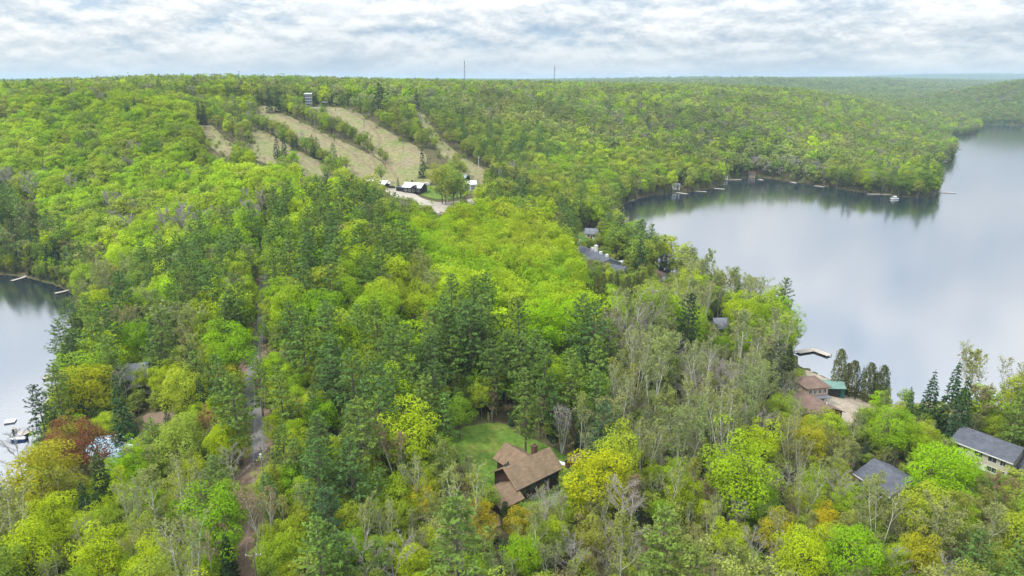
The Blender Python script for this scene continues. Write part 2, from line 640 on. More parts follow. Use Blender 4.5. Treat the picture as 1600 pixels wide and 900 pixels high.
# ================================================================== THE LAND
def grid_mesh():
    us = np.linspace(-1.65, 1.65, 300)
    ys = 14 * 1.0155 ** np.arange(0, 492)
    U, Y = np.meshgrid(us, ys)
    X = U * Y
    Z = height(X, Y)
    V = np.stack([X.ravel(), Y.ravel(), Z], -1)
    nr, nc = len(ys), len(us)
    i = (np.arange(nr - 1)[:, None] * nc + np.arange(nc - 1)[None]).ravel()
    Fq = np.stack([i, i + 1, i + nc + 1, i + nc], -1)
    me = bpy.data.meshes.new('ground')
    me.vertices.add(len(V))
    me.vertices.foreach_set('co', V.ravel())
    me.loops.add(Fq.size)
    me.loops.foreach_set('vertex_index', Fq.ravel().astype(np.int32))
    me.polygons.add(len(Fq))
    me.polygons.foreach_set('loop_start', (np.arange(len(Fq)) * 4).astype(np.int32))
    me.materials.append(MAT['floor'])
    me.materials.append(MAT['far_floor'])
    yc = V[Fq[:, 0], 1]
    me.polygons.foreach_set('material_index', (yc > 1500).astype(np.int32))
    me.polygons.foreach_set('use_smooth', np.ones(len(Fq), bool))
    me.update()
    me.validate()
    return me


g = bpy.data.objects.new('ground', grid_mesh())
col.objects.link(g)
put(g, 'wooded ground rising from both lakes to the ski hill and the far ridges', kind='structure')


def sheet_water(pts, label):
    b = MB().add([(x, y, 0.0) for x, y in pts], [(0, 1, 2, 3)])
    o = b.build('lake_water', MAT['water'])
    put(o, label, kind='structure')


sheet_water([(-9000, -300), (-40, -300), (-40, 460), (-9000, 460)], 'dark calm lake at the left edge, grey where it mirrors the sky')
sheet_water([(-39, -300), (9000, -300), (9000, 3200), (-39, 3200)], 'wide pale grey lake on the right with dark reflections under the far shore')


def drape(name, poly, mat, dz=0.12, step=5.0, label=None, parent=None):
    """a surface sheet laid over the ground"""
    poly = smooth_poly(poly, 1)
    xs = [p[0] for p in poly]
    ys = [p[1] for p in poly]
    gx, gy = np.meshgrid(np.arange(min(xs), max(xs), step), np.arange(min(ys), max(ys), step))
    gx = gx.ravel() + rng.uniform(-.2, .2, gx.size) * step
    gy = gy.ravel() + rng.uniform(-.2, .2, gy.size) * step
    k = inside(poly, gx, gy) & (seg_dist(poly, gx, gy) > step * .4)
    pts = [Vector(p) for p in poly] + [Vector((a, b)) for a, b in zip(gx[k], gy[k])]
    n = len(poly)
    vs2, _, fs, *_r = delaunay_2d_cdt(pts, [(i, (i + 1) % n) for i in range(n)], [], 1, 1e-4)
    vx = np.array([v.x for v in vs2])
    vy = np.array([v.y for v in vs2])
    vz = height(vx, vy) + dz
    me = bpy.data.meshes.new(name)
    me.from_pydata(list(zip(vx, vy, vz)), [], [tuple(f) for f in fs])
    me.materials.append(mat)
    for p in me.polygons:
        p.use_smooth = True
    me.update()
    if me.polygons and sum(p.normal.z for p in me.polygons) < 0:
        me.flip_normals()
    o = bpy.data.objects.new(name, me)
    col.objects.link(o)
    put(o, label, kind='structure')
    return o


def drape_px(name, px, mat, dz=.12, step=5.0, label=None):
    return drape(name, [ground(*p) for p in px], mat, dz, step, label)


def ribbon(name, pts, width, mat, dz=.1, label=None, step=3.0):
    """a road along a centre line"""
    P = [Vector(p) for p in pts]
    for _ in range(3):
        q = [P[0]]
        for i in range(len(P) - 1):
            q += [P[i] * .75 + P[i + 1] * .25, P[i] * .25 + P[i + 1] * .75]
        q.append(P[-1])
        P = q
    res = [P[0]]
    for p in P[1:]:
        d = (p - res[-1]).length
        if d > step:
            n = int(d / step)
            a = res[-1].copy()
            for k in range(1, n + 1):
                res.append(a.lerp(p, k / n))
    V, Fc = [], []
    K = 5
    for i, p in enumerate(res):
        t = (res[min(i + 1, len(res) - 1)] - res[max(i - 1, 0)]).normalized()
        nrm = Vector((-t.y, t.x))
        w = width * (1 + .06 * math.sin(i * .7))
        for k in range(K):
            q = p + nrm * (k / (K - 1) - .5) * w
            V.append((q.x, q.y))
    hz = height([v[0] for v in V], [v[1] for v in V])
    for i in range(len(res) - 1):
        for k in range(K - 1):
            a = i * K + k
            Fc.append((a, a + 1, a + K + 1, a + K))
    me = bpy.data.meshes.new(name)
    me.from_pydata([(v[0], v[1], h + dz) for v, h in zip(V, hz)], [], Fc)
    me.materials.append(mat)
    me.update()
    if sum(p.normal.z for p in me.polygons) < 0:
        me.flip_normals()
    o = bpy.data.objects.new(name, me)
    col.objects.link(o)
    put(o, label, kind='structure')
    return [tuple(p) for p in res]


# areas without forest, as outlines on the ground (photograph pixels carried down to the terrain)
RUN_PX = {
    'main': [(487, 166), (545, 168), (570, 184), (600, 202), (632, 220), (656, 232), (668, 246), (664, 262), (690, 268), (705, 290), (640, 296), (575, 293),
             (570, 284), (604, 284), (606, 258), (580, 240), (562, 224), (530, 203), (502, 180)],
    'strip': [(398, 166), (430, 165), (440, 176), (470, 191), (500, 205), (530, 219), (553, 230), (575, 240), (604, 258), (606, 284), (575, 292), (545, 274), (527, 262), (489, 241), (461, 226), (419, 206), (404, 196)],
    'mid': [(392, 200), (397, 199), (416, 208), (440, 220), (473, 240), (510, 257), (543, 277), (560, 290), (510, 288), (470, 272), (423, 258), (391, 250), (391, 230), (396, 215)],
    'west': [(306, 184), (325, 190), (340, 205), (360, 226), (390, 231), (390, 248), (357, 247), (335, 236), (308, 213)],
    'east': [(644, 156), (654, 156), (661, 176), (680, 206), (704, 232), (740, 256), (766, 270), (768, 290), (742, 290), (718, 270), (690, 244), (664, 212), (649, 186)],
}
RUN = {k: [ground(*p) for p in v] for k, v in RUN_PX.items()}
for k, lb in (('main', 'widest dry grass ski run below the summit hut with lift poles'), ('strip', 'ski run between the two long tree strips below the summit tower'),
              ('mid', 'short ski run left of the dark conifer clump'), ('west', 'narrow ski run at the left end of the ski hill'),
              ('east', 'narrow steep ski run at the right of the ski hill')):
    drape('ski_run', RUN[k], MAT['ski_grass'], .25, 9.0, lb)

for trk, lb in (([(512, 172), (545, 200), (590, 236), (622, 280)], 'worn track running down the middle of the widest ski run'), ([(540, 171), (575, 192), (600, 222), (575, 238), (590, 262)], 'worn track bending across the widest ski run'),
                ([(420, 170), (450, 186), (505, 212), (560, 246), (590, 272)], 'worn track down the run between the tree strips')):
    ribbon('worn_track', [ground(*p) for p in trk], 2.6, MAT['track'], .33, lb)

PARK_PX = [(598, 296), (625, 290), (640, 293), (646, 302), (662, 312), (690, 318), (735, 312), (768, 300), (775, 306), (752, 316), (722, 324), (706, 336), (690, 348), (672, 336), (648, 326), (640, 316), (610, 306)]
PARK = [ground(*p) for p in PARK_PX]
drape('parking_lot', PARK, MAT['gravel'], .3, 6, 'pale gravel parking lot and turning road at the foot of the ski hill')
GREEN_PX = [(640, 296), (668, 292), (700, 292), (735, 296), (735, 306), (690, 314), (664, 308), (648, 300)]
GREEN = [ground(*p) for p in GREEN_PX]
drape('lawn', GREEN, MAT['lawn'], .36, 6, 'green lawn inside the bend of the parking lot')
YARD_PX = [(560, 280), (600, 276), (660, 284), (760, 280), (770, 296), (735, 300), (640, 297), (598, 300), (575, 296)]
LAWN_PX = [(706, 676), (735, 664), (790, 660), (806, 680), (850, 692), (905, 726), (900, 760), (865, 800), (800, 806), (745, 800), (742, 770), (725, 735), (702, 700)]
LAWN = [ground(*p) for p in LAWN_PX]
drape('lawn', LAWN, MAT['lawn'], .1, 2.0, 'mown green lawn in the forest clearing round the brown house')
DRIVE = [ground(*p) for p in [(760, 790), (786, 792), (790, 812), (770, 826), (755, 812)]]
drape('driveway', DRIVE, MAT['asphalt'], .16, 2.0, 'grey driveway end below the brown house')
BEACH = [ground(*p) for p in [(1236, 585), (1256, 577), (1275, 585), (1300, 596), (1330, 606), (1352, 622), (1372, 634), (1360, 656), (1330, 668), (1300, 660), (1262, 640), (1250, 610)]]
drape('yard', BEACH, MAT['sand'], .12, 2.5, 'bare sandy yard between the brick house and the lake')
BEACH2 = [ground(*p) for p in [(1378, 634), (1405, 635), (1440, 631), (1478, 631), (1492, 640), (1480, 652), (1430, 650), (1390, 648)]]
drape('beach', BEACH2, MAT['sand'], .12, 2.5, 'pale sandy strip at the lake edge left of the dark spruces')
LODGE_Y = [ground(*p) for p in [(884, 362), (906, 360), (936, 366), (948, 372), (930, 384), (905, 390), (893, 376)]]
drape('lawn', LODGE_Y, MAT['lawn'], .2, 4, 'bright lawn beside the lakeside lodge')
BARE1 = [ground(*p) for p in [(222, 648), (258, 642), (282, 652), (284, 668), (250, 674), (226, 664)]]
drape('clearing', BARE1, MAT['dirt'], .12, 2.5, 'brown bare clearing under the trees left of the road')
SHORE_H = [ground(*p) for p in [(1030, 424), (1056, 432), (1090, 452), (1080, 462), (1040, 440), (1022, 430)]]
drape('yard', SHORE_H, MAT['sand'], .15, 3, 'tan cleared shore in front of the small tan cottage')
EAST_Y = [ground(*p) for p in [(1486, 704), (1560, 724), (1600, 742), (1640, 770), (1600, 778), (1530, 748), (1486, 726)]]
drape('lawn', EAST_Y, MAT['lawn'], .1, 2.5, 'lawn along the front of the beige house')

ROAD_PX = [(384, 960), (388, 900), (394, 830), (398, 770), (402, 720), (406, 680), (399, 640), (385, 614), (397, 570), (405, 535), (409, 500), (412, 450), (415, 400), (417, 350)]
ROAD = [ground(*p) for p in ROAD_PX]
road_line = ribbon('road', ROAD[4:], 3.2, MAT['asphalt'], .16, 'straight grey forest road running away between the trees left of centre')
CUT = ribbon('road_verge', ROAD, 8.5, MAT['dirt'], .08, 'brown dirt verge and track under the power line')
path1 = [ground(*p) for p in [(900, 372), (893, 382), (905, 394)]]
ribbon('driveway', path1, 5, MAT['gravel'], .25, 'gravel driveway running to the lakeside lodge roofs')
RESORT_FREE = [ground(*p) for p in [(880, 360), (945, 350), (985, 392), (1000, 420), (955, 420), (905, 396)]]

# ================================================================== TREE KINDS
def np_mesh(name, V, quads=None, tris=None, mats=(), mi=None, var=None):
    quads = np.zeros((0, 4), int) if quads is None else np.asarray(quads, int).reshape(-1, 4)
    tris = np.zeros((0, 3), int) if tris is None else np.asarray(tris, int).reshape(-1, 3)
    me = bpy.data.meshes.new(name)
    V = np.asarray(V, np.float32)
    me.vertices.add(len(V))
    me.vertices.foreach_set('co', V.ravel())
    lv = np.concatenate([quads.ravel(), tris.ravel()]).astype(np.int32)
    me.loops.add(len(lv))
    me.loops.foreach_set('vertex_index', lv)
    nf = len(quads) + len(tris)
    st = np.concatenate([np.arange(len(quads)) * 4, len(quads) * 4 + np.arange(len(tris)) * 3]).astype(np.int32)
    me.polygons.add(nf)
    me.polygons.foreach_set('loop_start', st)
    for m in mats:
        me.materials.append(m)
    if mi is not None:
        me.polygons.foreach_set('material_index', np.asarray(mi, np.int32))
    at = me.attributes.new('leafvar', 'FLOAT', 'FACE')
    at.data.foreach_set('value', np.asarray(var if var is not None else np.full(nf, .5), np.float32))
    me.update()
    return me


class Leaves:
    def __init__(s, rg):
        s.rg = rg
        s.V, s.Q, s.var, s.n = [], [], [], 0

    def quads(s, c, nrm, size, aspect=1.0, along=None, var=None):
        """leaf sprays: bent irregular quads at c facing nrm"""
        rg = s.rg
        c = np.asarray(c, float)
        k = len(c)
        if k == 0:
            return
        nrm = nrm / (np.linalg.norm(nrm, axis=1, keepdims=True) + 1e-9)
        if along is None:
            along = rg.normal(size=(k, 3))
        a = along - nrm * (along * nrm).sum(1, keepdims=True)
        a /= np.linalg.norm(a, axis=1, keepdims=True) + 1e-9
        b = np.cross(nrm, a)
        size = np.broadcast_to(np.asarray(size, float), (k,))
        sa = (size * .5)[:, None]
        sb = (size * .5 / aspect)[:, None]
        j = lambda: rg.uniform(.6, 1.25, (k, 1))
        bend = nrm * sa * rg.uniform(-.35, .35, (k, 1))
        p = np.stack([c - a * sa * j() + b * sb * .3 * j(), c - b * sb * j() + bend, c + a * sa * j() - b * sb * .25 * j(), c + b * sb * j() + bend], 1)
        s.V.append(p.reshape(-1, 3))
        s.Q.append(np.arange(k * 4).reshape(-1, 4) + s.n)
        s.n += k * 4
        s.var.append(rg.uniform(0, 1, k) if var is None else np.clip(var + rg.normal(0, .15, k), 0, 1))

    def out(s):
        return np.concatenate(s.V), np.concatenate(s.Q), np.concatenate(s.var)


class Wood:
    def __init__(s):
        s.V, s.Q, s.n = [], [], 0

    def tube(s, pts, rad, sides=5):
        pts = np.asarray(pts, float)
        m = len(pts)
        t = np.gradient(pts, axis=0)
        t /= np.linalg.norm(t, axis=1, keepdims=True) + 1e-9
        ref = np.where(np.abs(t[:, 2:3]) > .9, [[1., 0, 0]], [[0, 0, 1.]])
        a = np.cross(t, ref)
        a /= np.linalg.norm(a, axis=1, keepdims=True) + 1e-9
        b = np.cross(t, a)
        th = np.arange(sides) * 2 * math.pi / sides
        rad = np.broadcast_to(np.asarray(rad, float), (m,))
        P = pts[:, None] + (a[:, None] * np.cos(th)[None, :, None] + b[:, None] * np.sin(th)[None, :, None]) * rad[:, None, None]
        s.V.append(P.reshape(-1, 3))
        i, k = np.meshgrid(np.arange(m - 1), np.arange(sides), indexing='ij')
        q = np.stack([i * sides + k, i * sides + (k + 1) % sides, (i + 1) * sides + (k + 1) % sides, (i + 1) * sides + k], -1).reshape(-1, 4) + s.n
        s.Q.append(q)
        s.n += m * sides

    def ribbon(s, p0, p1, w):
        """a thin twig, triangular section"""
        s.tube([p0, p1], [w, w * .35], 3)

    def out(s):
        if not s.V:
            return np.zeros((0, 3)), np.zeros((0, 4), int)
        return np.concatenate(s.V), np.concatenate(s.Q)


def sph(rg, n):
    d = rg.normal(size=(n, 3))
    return d / np.linalg.norm(d, axis=1, keepdims=True)


def unit(v):
    return v / (np.linalg.norm(v) + 1e-9)


def gen_maple(seed, H=16., Rr=4.4, nclump=52, per=175, size=.31, base=.26, wood=True, open_=0.0):
    """broadleaf with a billowing crown of clumps"""
    rg = np.random.default_rng(seed)
    lv, wd = Leaves(rg), Wood()
    zb = H * base
    cz = zb + (H - zb) * .46
    Rz = (H - zb) * .5
    lean = rg.normal(0, .25, 2)
    i = np.arange(nclump)
    zd = 1 - (i + .5) / nclump * 1.72
    ph = i * 2.39996 + rg.uniform(0, 6)
    rad = np.sqrt(np.maximum(0, 1 - zd ** 2))
    d = np.stack([rad * np.cos(ph), rad * np.sin(ph), zd], -1) + rg.normal(0, .16, (nclump, 3))
    lob = 1 + .22 * np.sin(ph * 2 + seed) * rad + rg.normal(0, .10, nclump)
    f = rg.uniform(.66, .9, nclump) * lob
    cc = d * f[:, None] * np.array([Rr, Rr, Rz]) + [lean[0], lean[1], cz]
    cr = rg.uniform(.24, .40, nclump) * Rr
    for k in range(nclump):
        n = int(per * (cr[k] / (.32 * Rr)) ** 2)
        q = sph(rg, n)
        outw = unit(cc[k] - np.array([lean[0], lean[1], cz - Rz * .35]))
        keep = (q @ outw) > rg.uniform(-.75, .25, n)
        q = q[keep]
        p = cc[k] + q * cr[k] * rg.uniform(.72, 1.08, (len(q), 1)) * [1, 1, .82]
        nr = q * .75 + outw * .45 + [0, 0, .35] + rg.normal(0, .34, q.shape)
        lv.quads(p, nr, size * rg.uniform(.7, 1.3, len(q)), 1.15, var=rg.uniform(.25, .75))
    # a few interior sprays so the crown is not hollow
    n = nclump * 5
    q = sph(rg, n) * rg.uniform(.2, .68, (n, 1)) * [Rr, Rr, Rz] + [lean[0], lean[1], cz]
    lv.quads(q, rg.normal(size=(n, 3)), size * 1.2, 1.1)
    if wood:
        top = np.array([lean[0], lean[1], cz + Rz * .25])
        tr = H * .0135
        wd.tube([[0, 0, -.6], [lean[0] * .2, lean[1] * .2, zb * .6], [lean[0] * .6, lean[1] * .6, cz - Rz * .4], top], [tr * 1.35, tr, tr * .75, tr * .2], 7)
        for k in rg.choice(nclump, min(16, nclump), replace=False):
            s0 = np.array([lean[0] * .5, lean[1] * .5, zb * .8 + rg.uniform(0, .5) * (cz - zb)])
            mid = (s0 + cc[k]) / 2 + [0, 0, -.25]
            wd.tube([s0, mid, cc[k]], [tr * .5, tr * .32, tr * .1], 4)
    return lv, wd


def gen_pine(seed, H=21., Rr=3.7, bough=5, tuft=9, q=6, size=.68, base=.24, wood=True):
    """white pine: flat layered boughs with upswept feathery tips"""
    rg = np.random.default_rng(seed)
    lv, wd = Leaves(rg), Wood()
    zb = H * base
    sway = rg.normal(0, .3, 2)
    nw = int((H - zb) / 1.0)
    C, Nn, Al, S, Va = [], [], [], [], []
    for w in range(nw):
        t = (w + .3) / nw
        z = zb + (H - zb) * t
        prof = (min(1, .55 + t * 1.6) if t < .3 else 1.0) * (1 - max(0, t - .3) / .7) ** .62
        for b_ in range(bough):
            L_ = Rr * prof * rg.uniform(.62, 1.22) + .35
            if rg.random() < .07:
                continue
            an = w * 1.1 + b_ * 2 * math.pi / bough + rg.normal(0, .3)
            d = np.array([math.cos(an), math.sin(an), 0])
            up = .05 + .75 * t ** 1.5 + rg.normal(0, .07)
            sd = np.array([-d[1], d[0], 0])
            bv = rg.uniform(.2, .8)
            o = np.array([sway[0] * t, sway[1] * t, z])
            if wood and L_ > 1:
                wd.tube([o, o + d * L_ * .55 + [0, 0, up * L_ * .35], o + d * L_ * .95 + [0, 0, up * L_ * .9]], [.055, .04, .015], 3)
            nt_ = max(2, int(tuft * L_ / Rr))
            for k in range(nt_):
                s_ = (.28 + .72 * (k + .5) / nt_)
                wid = .42 * L_ * (1 - .55 * s_) * rg.uniform(-1, 1)
                c = o + d * L_ * s_ + sd * wid + np.array([0, 0, up * L_ * s_ ** 1.5 + rg.normal(0, .1)])
                al = d * .9 + sd * np.sign(wid) * rg.uniform(.2, .9) + np.array([0, 0, .25 + .5 * t])
                for m in range(q):
                    C.append(c + rg.normal(0, .14, 3))
                    Al.append(al + rg.normal(0, .45, 3))
                    Nn.append(np.array([0, 0, 1.]) + d * .35 + rg.normal(0, .38, 3))
                    S.append(size * rg.uniform(.65, 1.2))
                    Va.append(bv)
    # leader
    for k in range(10):
        C.append(np.array([sway[0], sway[1], H - rg.uniform(0, 1.3)]) + rg.normal(0, .18, 3))
        Al.append(np.array([0, 0, 1.]) + rg.normal(0, .4, 3))
        Nn.append(rg.normal(size=3))
        S.append(size)
        Va.append(.6)
    lv.quads(np.array(C), np.array(Nn), np.array(S), 2.3, np.array(Al), np.array(Va))
    if wood:
        wd.tube([[0, 0, -.6], [sway[0] * .3, sway[1] * .3, H * .4], [sway[0], sway[1], H * .98]], [.30, .2, .03], 6)
    return lv, wd


def gen_spruce(seed, H=16., Rr=2.5, size=.7, dens=1.0, base=.06, wood=True):
    rg = np.random.default_rng(seed)
    lv, wd = Leaves(rg), Wood()
    zb = H * base
    n = int(1500 * dens)
    t = 1 - np.sqrt(rg.uniform(0.004, 1, n))
    lay = np.floor(t * 22 + rg.uniform(-.2, .2, n)) / 22
    z = zb + (H - zb) * (.35 * t + .65 * lay)
    an = rg.uniform(0, 2 * math.pi, n)
    lob = 1 + .18 * np.sin(an * 5 + lay * 60) + .12 * np.sin(an * 3 + lay * 31)
    r = Rr * (1 - t) ** .85 * lob * np.sqrt(rg.uniform(.25, 1, n)) + .08
    d = np.stack([np.cos(an), np.sin(an), np.zeros(n)], -1)
    c = d * r[:, None] + np.stack([np.zeros(n), np.zeros(n), z - .28 * r], -1)
    al = d + [0, 0, -.35] + rg.normal(0, .3, (n, 3))
    lv.quads(c, np.array([0, 0, 1.]) + d * .6 + rg.normal(0, .4, (n, 3)), size * rg.uniform(.6, 1.2, n), 1.9, al, .5 + .25 * np.sin(an * 5 + lay * 60))
    if wood:
        wd.tube([[0, 0, -.6], [0, 0, H * .97]], [.22, .03], 6)
    return lv, wd


def gen_cedar(seed, H=13., Rr=1.9, size=.55, dens=1.0, wood=True):
    rg = np.random.default_rng(seed)
    lv, wd = Leaves(rg), Wood()
    n = int(1500 * dens)
    t = rg.uniform(0, 1, n)
    prof = np.where(t < .3, .75 + t * .83, np.sqrt(np.maximum(0, 1 - ((t - .3) / .72) ** 2)) + .05)
    an = rg.uniform(0, 2 * math.pi, n)
    lob = 1 + .2 * np.sin(an * 4 + t * 9 + seed) + .14 * np.sin(an * 7 - t * 14)
    r = Rr * prof * lob * np.sqrt(rg.uniform(.45, 1, n))
    d = np.stack([np.cos(an), np.sin(an), np.zeros(n)], -1)
    c = d * r[:, None] + np.stack([np.zeros(n), np.zeros(n), H * (.05 + .95 * t)], -1)
    lv.quads(c, d + rg.normal(0, .5, (n, 3)) + [0, 0, .35], size * rg.uniform(.6, 1.25, n), 1.7, np.array([0, 0, 1.]) + d * .3 + rg.normal(0, .3, (n, 3)),
             .5 + .3 * np.sin(an * 4 + t * 9 + seed))
    if wood:
        wd.tube([[0, 0, -.6], [0, 0, H * .9]], [.2, .03], 6)
    return lv, wd


def gen_limbs(seed, H=17., leaves=900, size=.36, stems=1, spread=.36, twigs=7, up=.9, lo=.34, tw=.028, leafstart=.3, clumpy=.42):
    """open tree: forking pale stems, many fine branches, thin spring leaf or none"""
    rg = np.random.default_rng(seed)
    lv, wd, fine = Leaves(rg), Wood(), Wood()
    ends = []
    for s_ in range(stems):
        an0 = rg.uniform(0, 6.28)
        ln = (.05 if stems == 1 else .20) * H * rg.uniform(.5, 1.3)
        top = np.array([math.cos(an0) * ln, math.sin(an0) * ln, H * rg.uniform(.88, 1.0)])
        b0 = np.array([math.cos(an0) * .15 * (stems > 1), math.sin(an0) * .15 * (stems > 1), -.6])
        m1 = b0 * .6 + top * .4 + [rg.normal(0, .2), rg.normal(0, .2), 0]
        m2 = b0 * .25 + top * .75 + [rg.normal(0, .15), rg.normal(0, .15), 0]
        st = np.array([b0, m1, m2, top])
        r0 = H * (.0088 if stems == 1 else .0066)
        wd.tube(st, [r0 * 1.25, r0 * .85, r0 * .5, r0 * .12], 6)
        nb = int(15 if stems == 1 else 10)
        for b in range(nb):
            t = lo + (1 - lo) * ((b + rg.uniform(0, 1)) / nb) ** .9
            seg = t * 3
            k = min(int(seg), 2)
            p = st[k] + (st[k + 1] - st[k]) * (seg - k)
            an = b * 2.4 + rg.normal(0, .4)
            L_ = H * spread * (1.02 - .62 * (t - lo) / (1 - lo)) * rg.uniform(.7, 1.15)
            d = unit(np.array([math.cos(an), math.sin(an), up * rg.uniform(.8, 1.5)]))
            e = p + d * L_ + [0, 0, .06 * L_]
            mid = p + d * L_ * .5 + rg.normal(0, .12, 3)
            wd.tube([p, mid, e], [r0 * .38, r0 * .24, r0 * .07], 4)
            for w in range(twigs):
                u = .3 + .7 * (w + rg.uniform(0, 1)) / twigs
                q = p + (e - p) * u
                dd = unit(d + rg.normal(0, .55, 3) + [0, 0, .25])
                l2 = L_ * .36 * rg.uniform(.5, 1.2)
                q2 = q + dd * l2
                fine.ribbon(q, q2, tw)
                ends.append((q, q2))
                for x in range(3):
                    d3 = unit(dd + rg.normal(0, .6, 3) + [0, 0, .2])
                    q3 = q + dd * l2 * rg.uniform(.25, .95)
                    q4 = q3 + d3 * l2 * rg.uniform(.35, .7)
                    fine.ribbon(q3, q4, tw * .75)
                    ends.append((q3, q4))
    if leaves:
        E = np.array(ends)
        k = rg.integers(0, len(E), leaves)
        u = rg.uniform(leafstart, 1.15, (leaves, 1))
        c = E[k, 0] * (1 - u) + E[k, 1] * u + rg.normal(0, clumpy * .5, (leaves, 3))
        lv.quads(c, rg.normal(size=(leaves, 3)) * .7 + [0, 0, .8], size * rg.uniform(.6, 1.3, leaves), 1.25, var=rg.uniform(.2, .8, leaves))
    return lv, wd, fine


PROTO = {}      # kind -> list of dict(trunk=mesh, crown=mesh, whole=mesh, h=height, r=radius)


def bake(kind, tag, gens, leafm, barkm, twigm=None, H=1., Rr=1., whole_only=False):
    for g_ in gens:
        lv, wd = g_[0], g_[1]
        fine = g_[2] if len(g_) > 2 else None
        Vw, Qw = wd.out()
        Vl, Ql, va = lv.out() if lv.V else (np.zeros((0, 3)), np.zeros((0, 4), int), np.zeros(0))
        Vc, Qc, vc, mc = Vl, Ql, va, np.zeros(len(Ql), int)
        if fine is not None and fine.V:
            Vf, Qf = fine.out()
            Qc = np.concatenate([Ql, Qf + len(Vl)])
            Vc = np.concatenate([Vl, Vf])
            vc = np.concatenate([va, np.full(len(Qf), .5)])
            mc = np.concatenate([np.zeros(len(Ql), int), np.ones(len(Qf), int)])
        e = dict(h=H, r=Rr)
        tm = twigm or barkm
        if not whole_only:
            e['trunk'] = np_mesh(kind + '_trunk', Vw, Qw, mats=[barkm]) if len(Vw) else None
            e['crown'] = np_mesh(kind + '_crown', Vc, Qc, mats=[leafm, tm], mi=mc, var=vc)
        V = np.concatenate([Vc, Vw]) if len(Vw) else Vc
        Q = np.concatenate([Qc, Qw + len(Vc)]) if len(Vw) else Qc
        e['whole'] = np_mesh(kind + '_tree', V, Q, mats=[leafm, tm, barkm], mi=np.concatenate([mc, np.full(len(Qw), 2)]), var=np.concatenate([vc, np.full(len(Qw), .5)]))
        PROTO.setdefault((kind, tag), []).append(e)


TWIG_GREY = simple('grey twigs', (.33, .30, .265), .9, .3, 1.2)
TWIG_BROWN = simple('brown twigs', (.20, .16, .125), .9, .3, 1.2)
MAT['twig_grey'], MAT['twig_brown'] = TWIG_GREY, TWIG_BROWN


def make_protos():
    lf, nd = MAT['leaf'], MAT['needle']
    # ---- close up
    bake('maple', 'near', [gen_maple(11 + s, 16, 4.4) for s in range(5)], lf, MAT['bark'], H=16, Rr=4.4)
    bake('pine', 'near', [gen_pine(31 + s, 21, 3.9) for s in range(5)], nd, MAT['bark'], H=21, Rr=3.9)
    bake('spruce', 'near', [gen_spruce(51 + s) for s in range(3)], nd, MAT['bark'], H=16, Rr=2.5)
    bake('cedar', 'near', [gen_cedar(61 + s, 13, 1.9, .48, 1.7) for s in range(3)], nd, MAT['bark'], H=13, Rr=1.9)
    bake('birch', 'near', [gen_limbs(71 + s, 17, 1450, .31, (1, 3, 2, 4, 1, 3)[s], .25, 6, 1.55) for s in range(6)], lf, MAT['bark_birch'], TWIG_GREY, H=17, Rr=3.6)
    bake('budding', 'near', [gen_limbs(91 + s, 15, 2600, .31, 1 + (s % 2), .34, 7, .85, .28) for s in range(4)], lf, MAT['bark_pale'], TWIG_BROWN, H=15, Rr=4.4)
    bake('bare', 'near', [gen_limbs(111 + s, 15, 0, .3, 1 + (s % 2), .36, 11, .9, .3, .034) for s in range(4)], lf, MAT['bark_pale'], TWIG_GREY, H=15, Rr=4.4)
    # ---- middle distance
    bake('maple', 'mid', [gen_maple(211 + s, 16, 4.4, 32, 66, .62) for s in range(5)], lf, MAT['bark'], H=16, Rr=4.4)
    bake('pine', 'mid', [gen_pine(231 + s, 21, 3.9, 5, 7, 3, 1.05) for s in range(4)], nd, MAT['bark'], H=21, Rr=3.9)
    bake('spruce', 'mid', [gen_spruce(251 + s, 16, 2.5, 1.1, .32) for s in range(3)], nd, MAT['bark'], H=16, Rr=2.5)
    bake('cedar', 'mid', [gen_cedar(261 + s, 13, 1.9, .95, .32) for s in range(3)], nd, MAT['bark'], H=13, Rr=1.9)
    bake('birch', 'mid', [gen_limbs(271 + s, 17, 460, .64, (1, 2, 3, 1)[s], .25, 4, 1.5, tw=.05) for s in range(4)], lf, MAT['bark_birch'], TWIG_GREY, H=17, Rr=3.6)
    bake('budding', 'mid', [gen_limbs(291 + s, 15, 520, .70, 1, .34, 4, .85, .28, .05) for s in range(3)], lf, MAT['bark_pale'], TWIG_BROWN, H=15, Rr=4.4)
    bake('bare', 'mid', [gen_limbs(311 + s, 15, 0, .3, 1, .36, 9, .9, .3, .10) for s in range(3)], lf, MAT['bark_pale'], TWIG_GREY, H=15, Rr=4.4)
    # ---- far
    bake('maple', 'far', [gen_maple(411 + s, 16, 4.6, 20, 18, 1.3, wood=False) for s in range(4)], lf, MAT['bark'], H=16, Rr=4.6, whole_only=True)
    bake('pine', 'far', [gen_spruce(431 + s, 20, 3.2, 2.0, .09, wood=False) for s in range(3)], nd, MAT['bark'], H=20, Rr=3.2, whole_only=True)
    bake('bare', 'far', [gen_maple(451 + s, 15, 4.4, 14, 6, 1.5, wood=False) for s in range(2)], lf, MAT['bark'], H=15, Rr=4.4, whole_only=True)


make_protos()

# ================================================================== BUILDINGS, DOCKS, BOATS, POLES
HOUSE_BLOCK = []


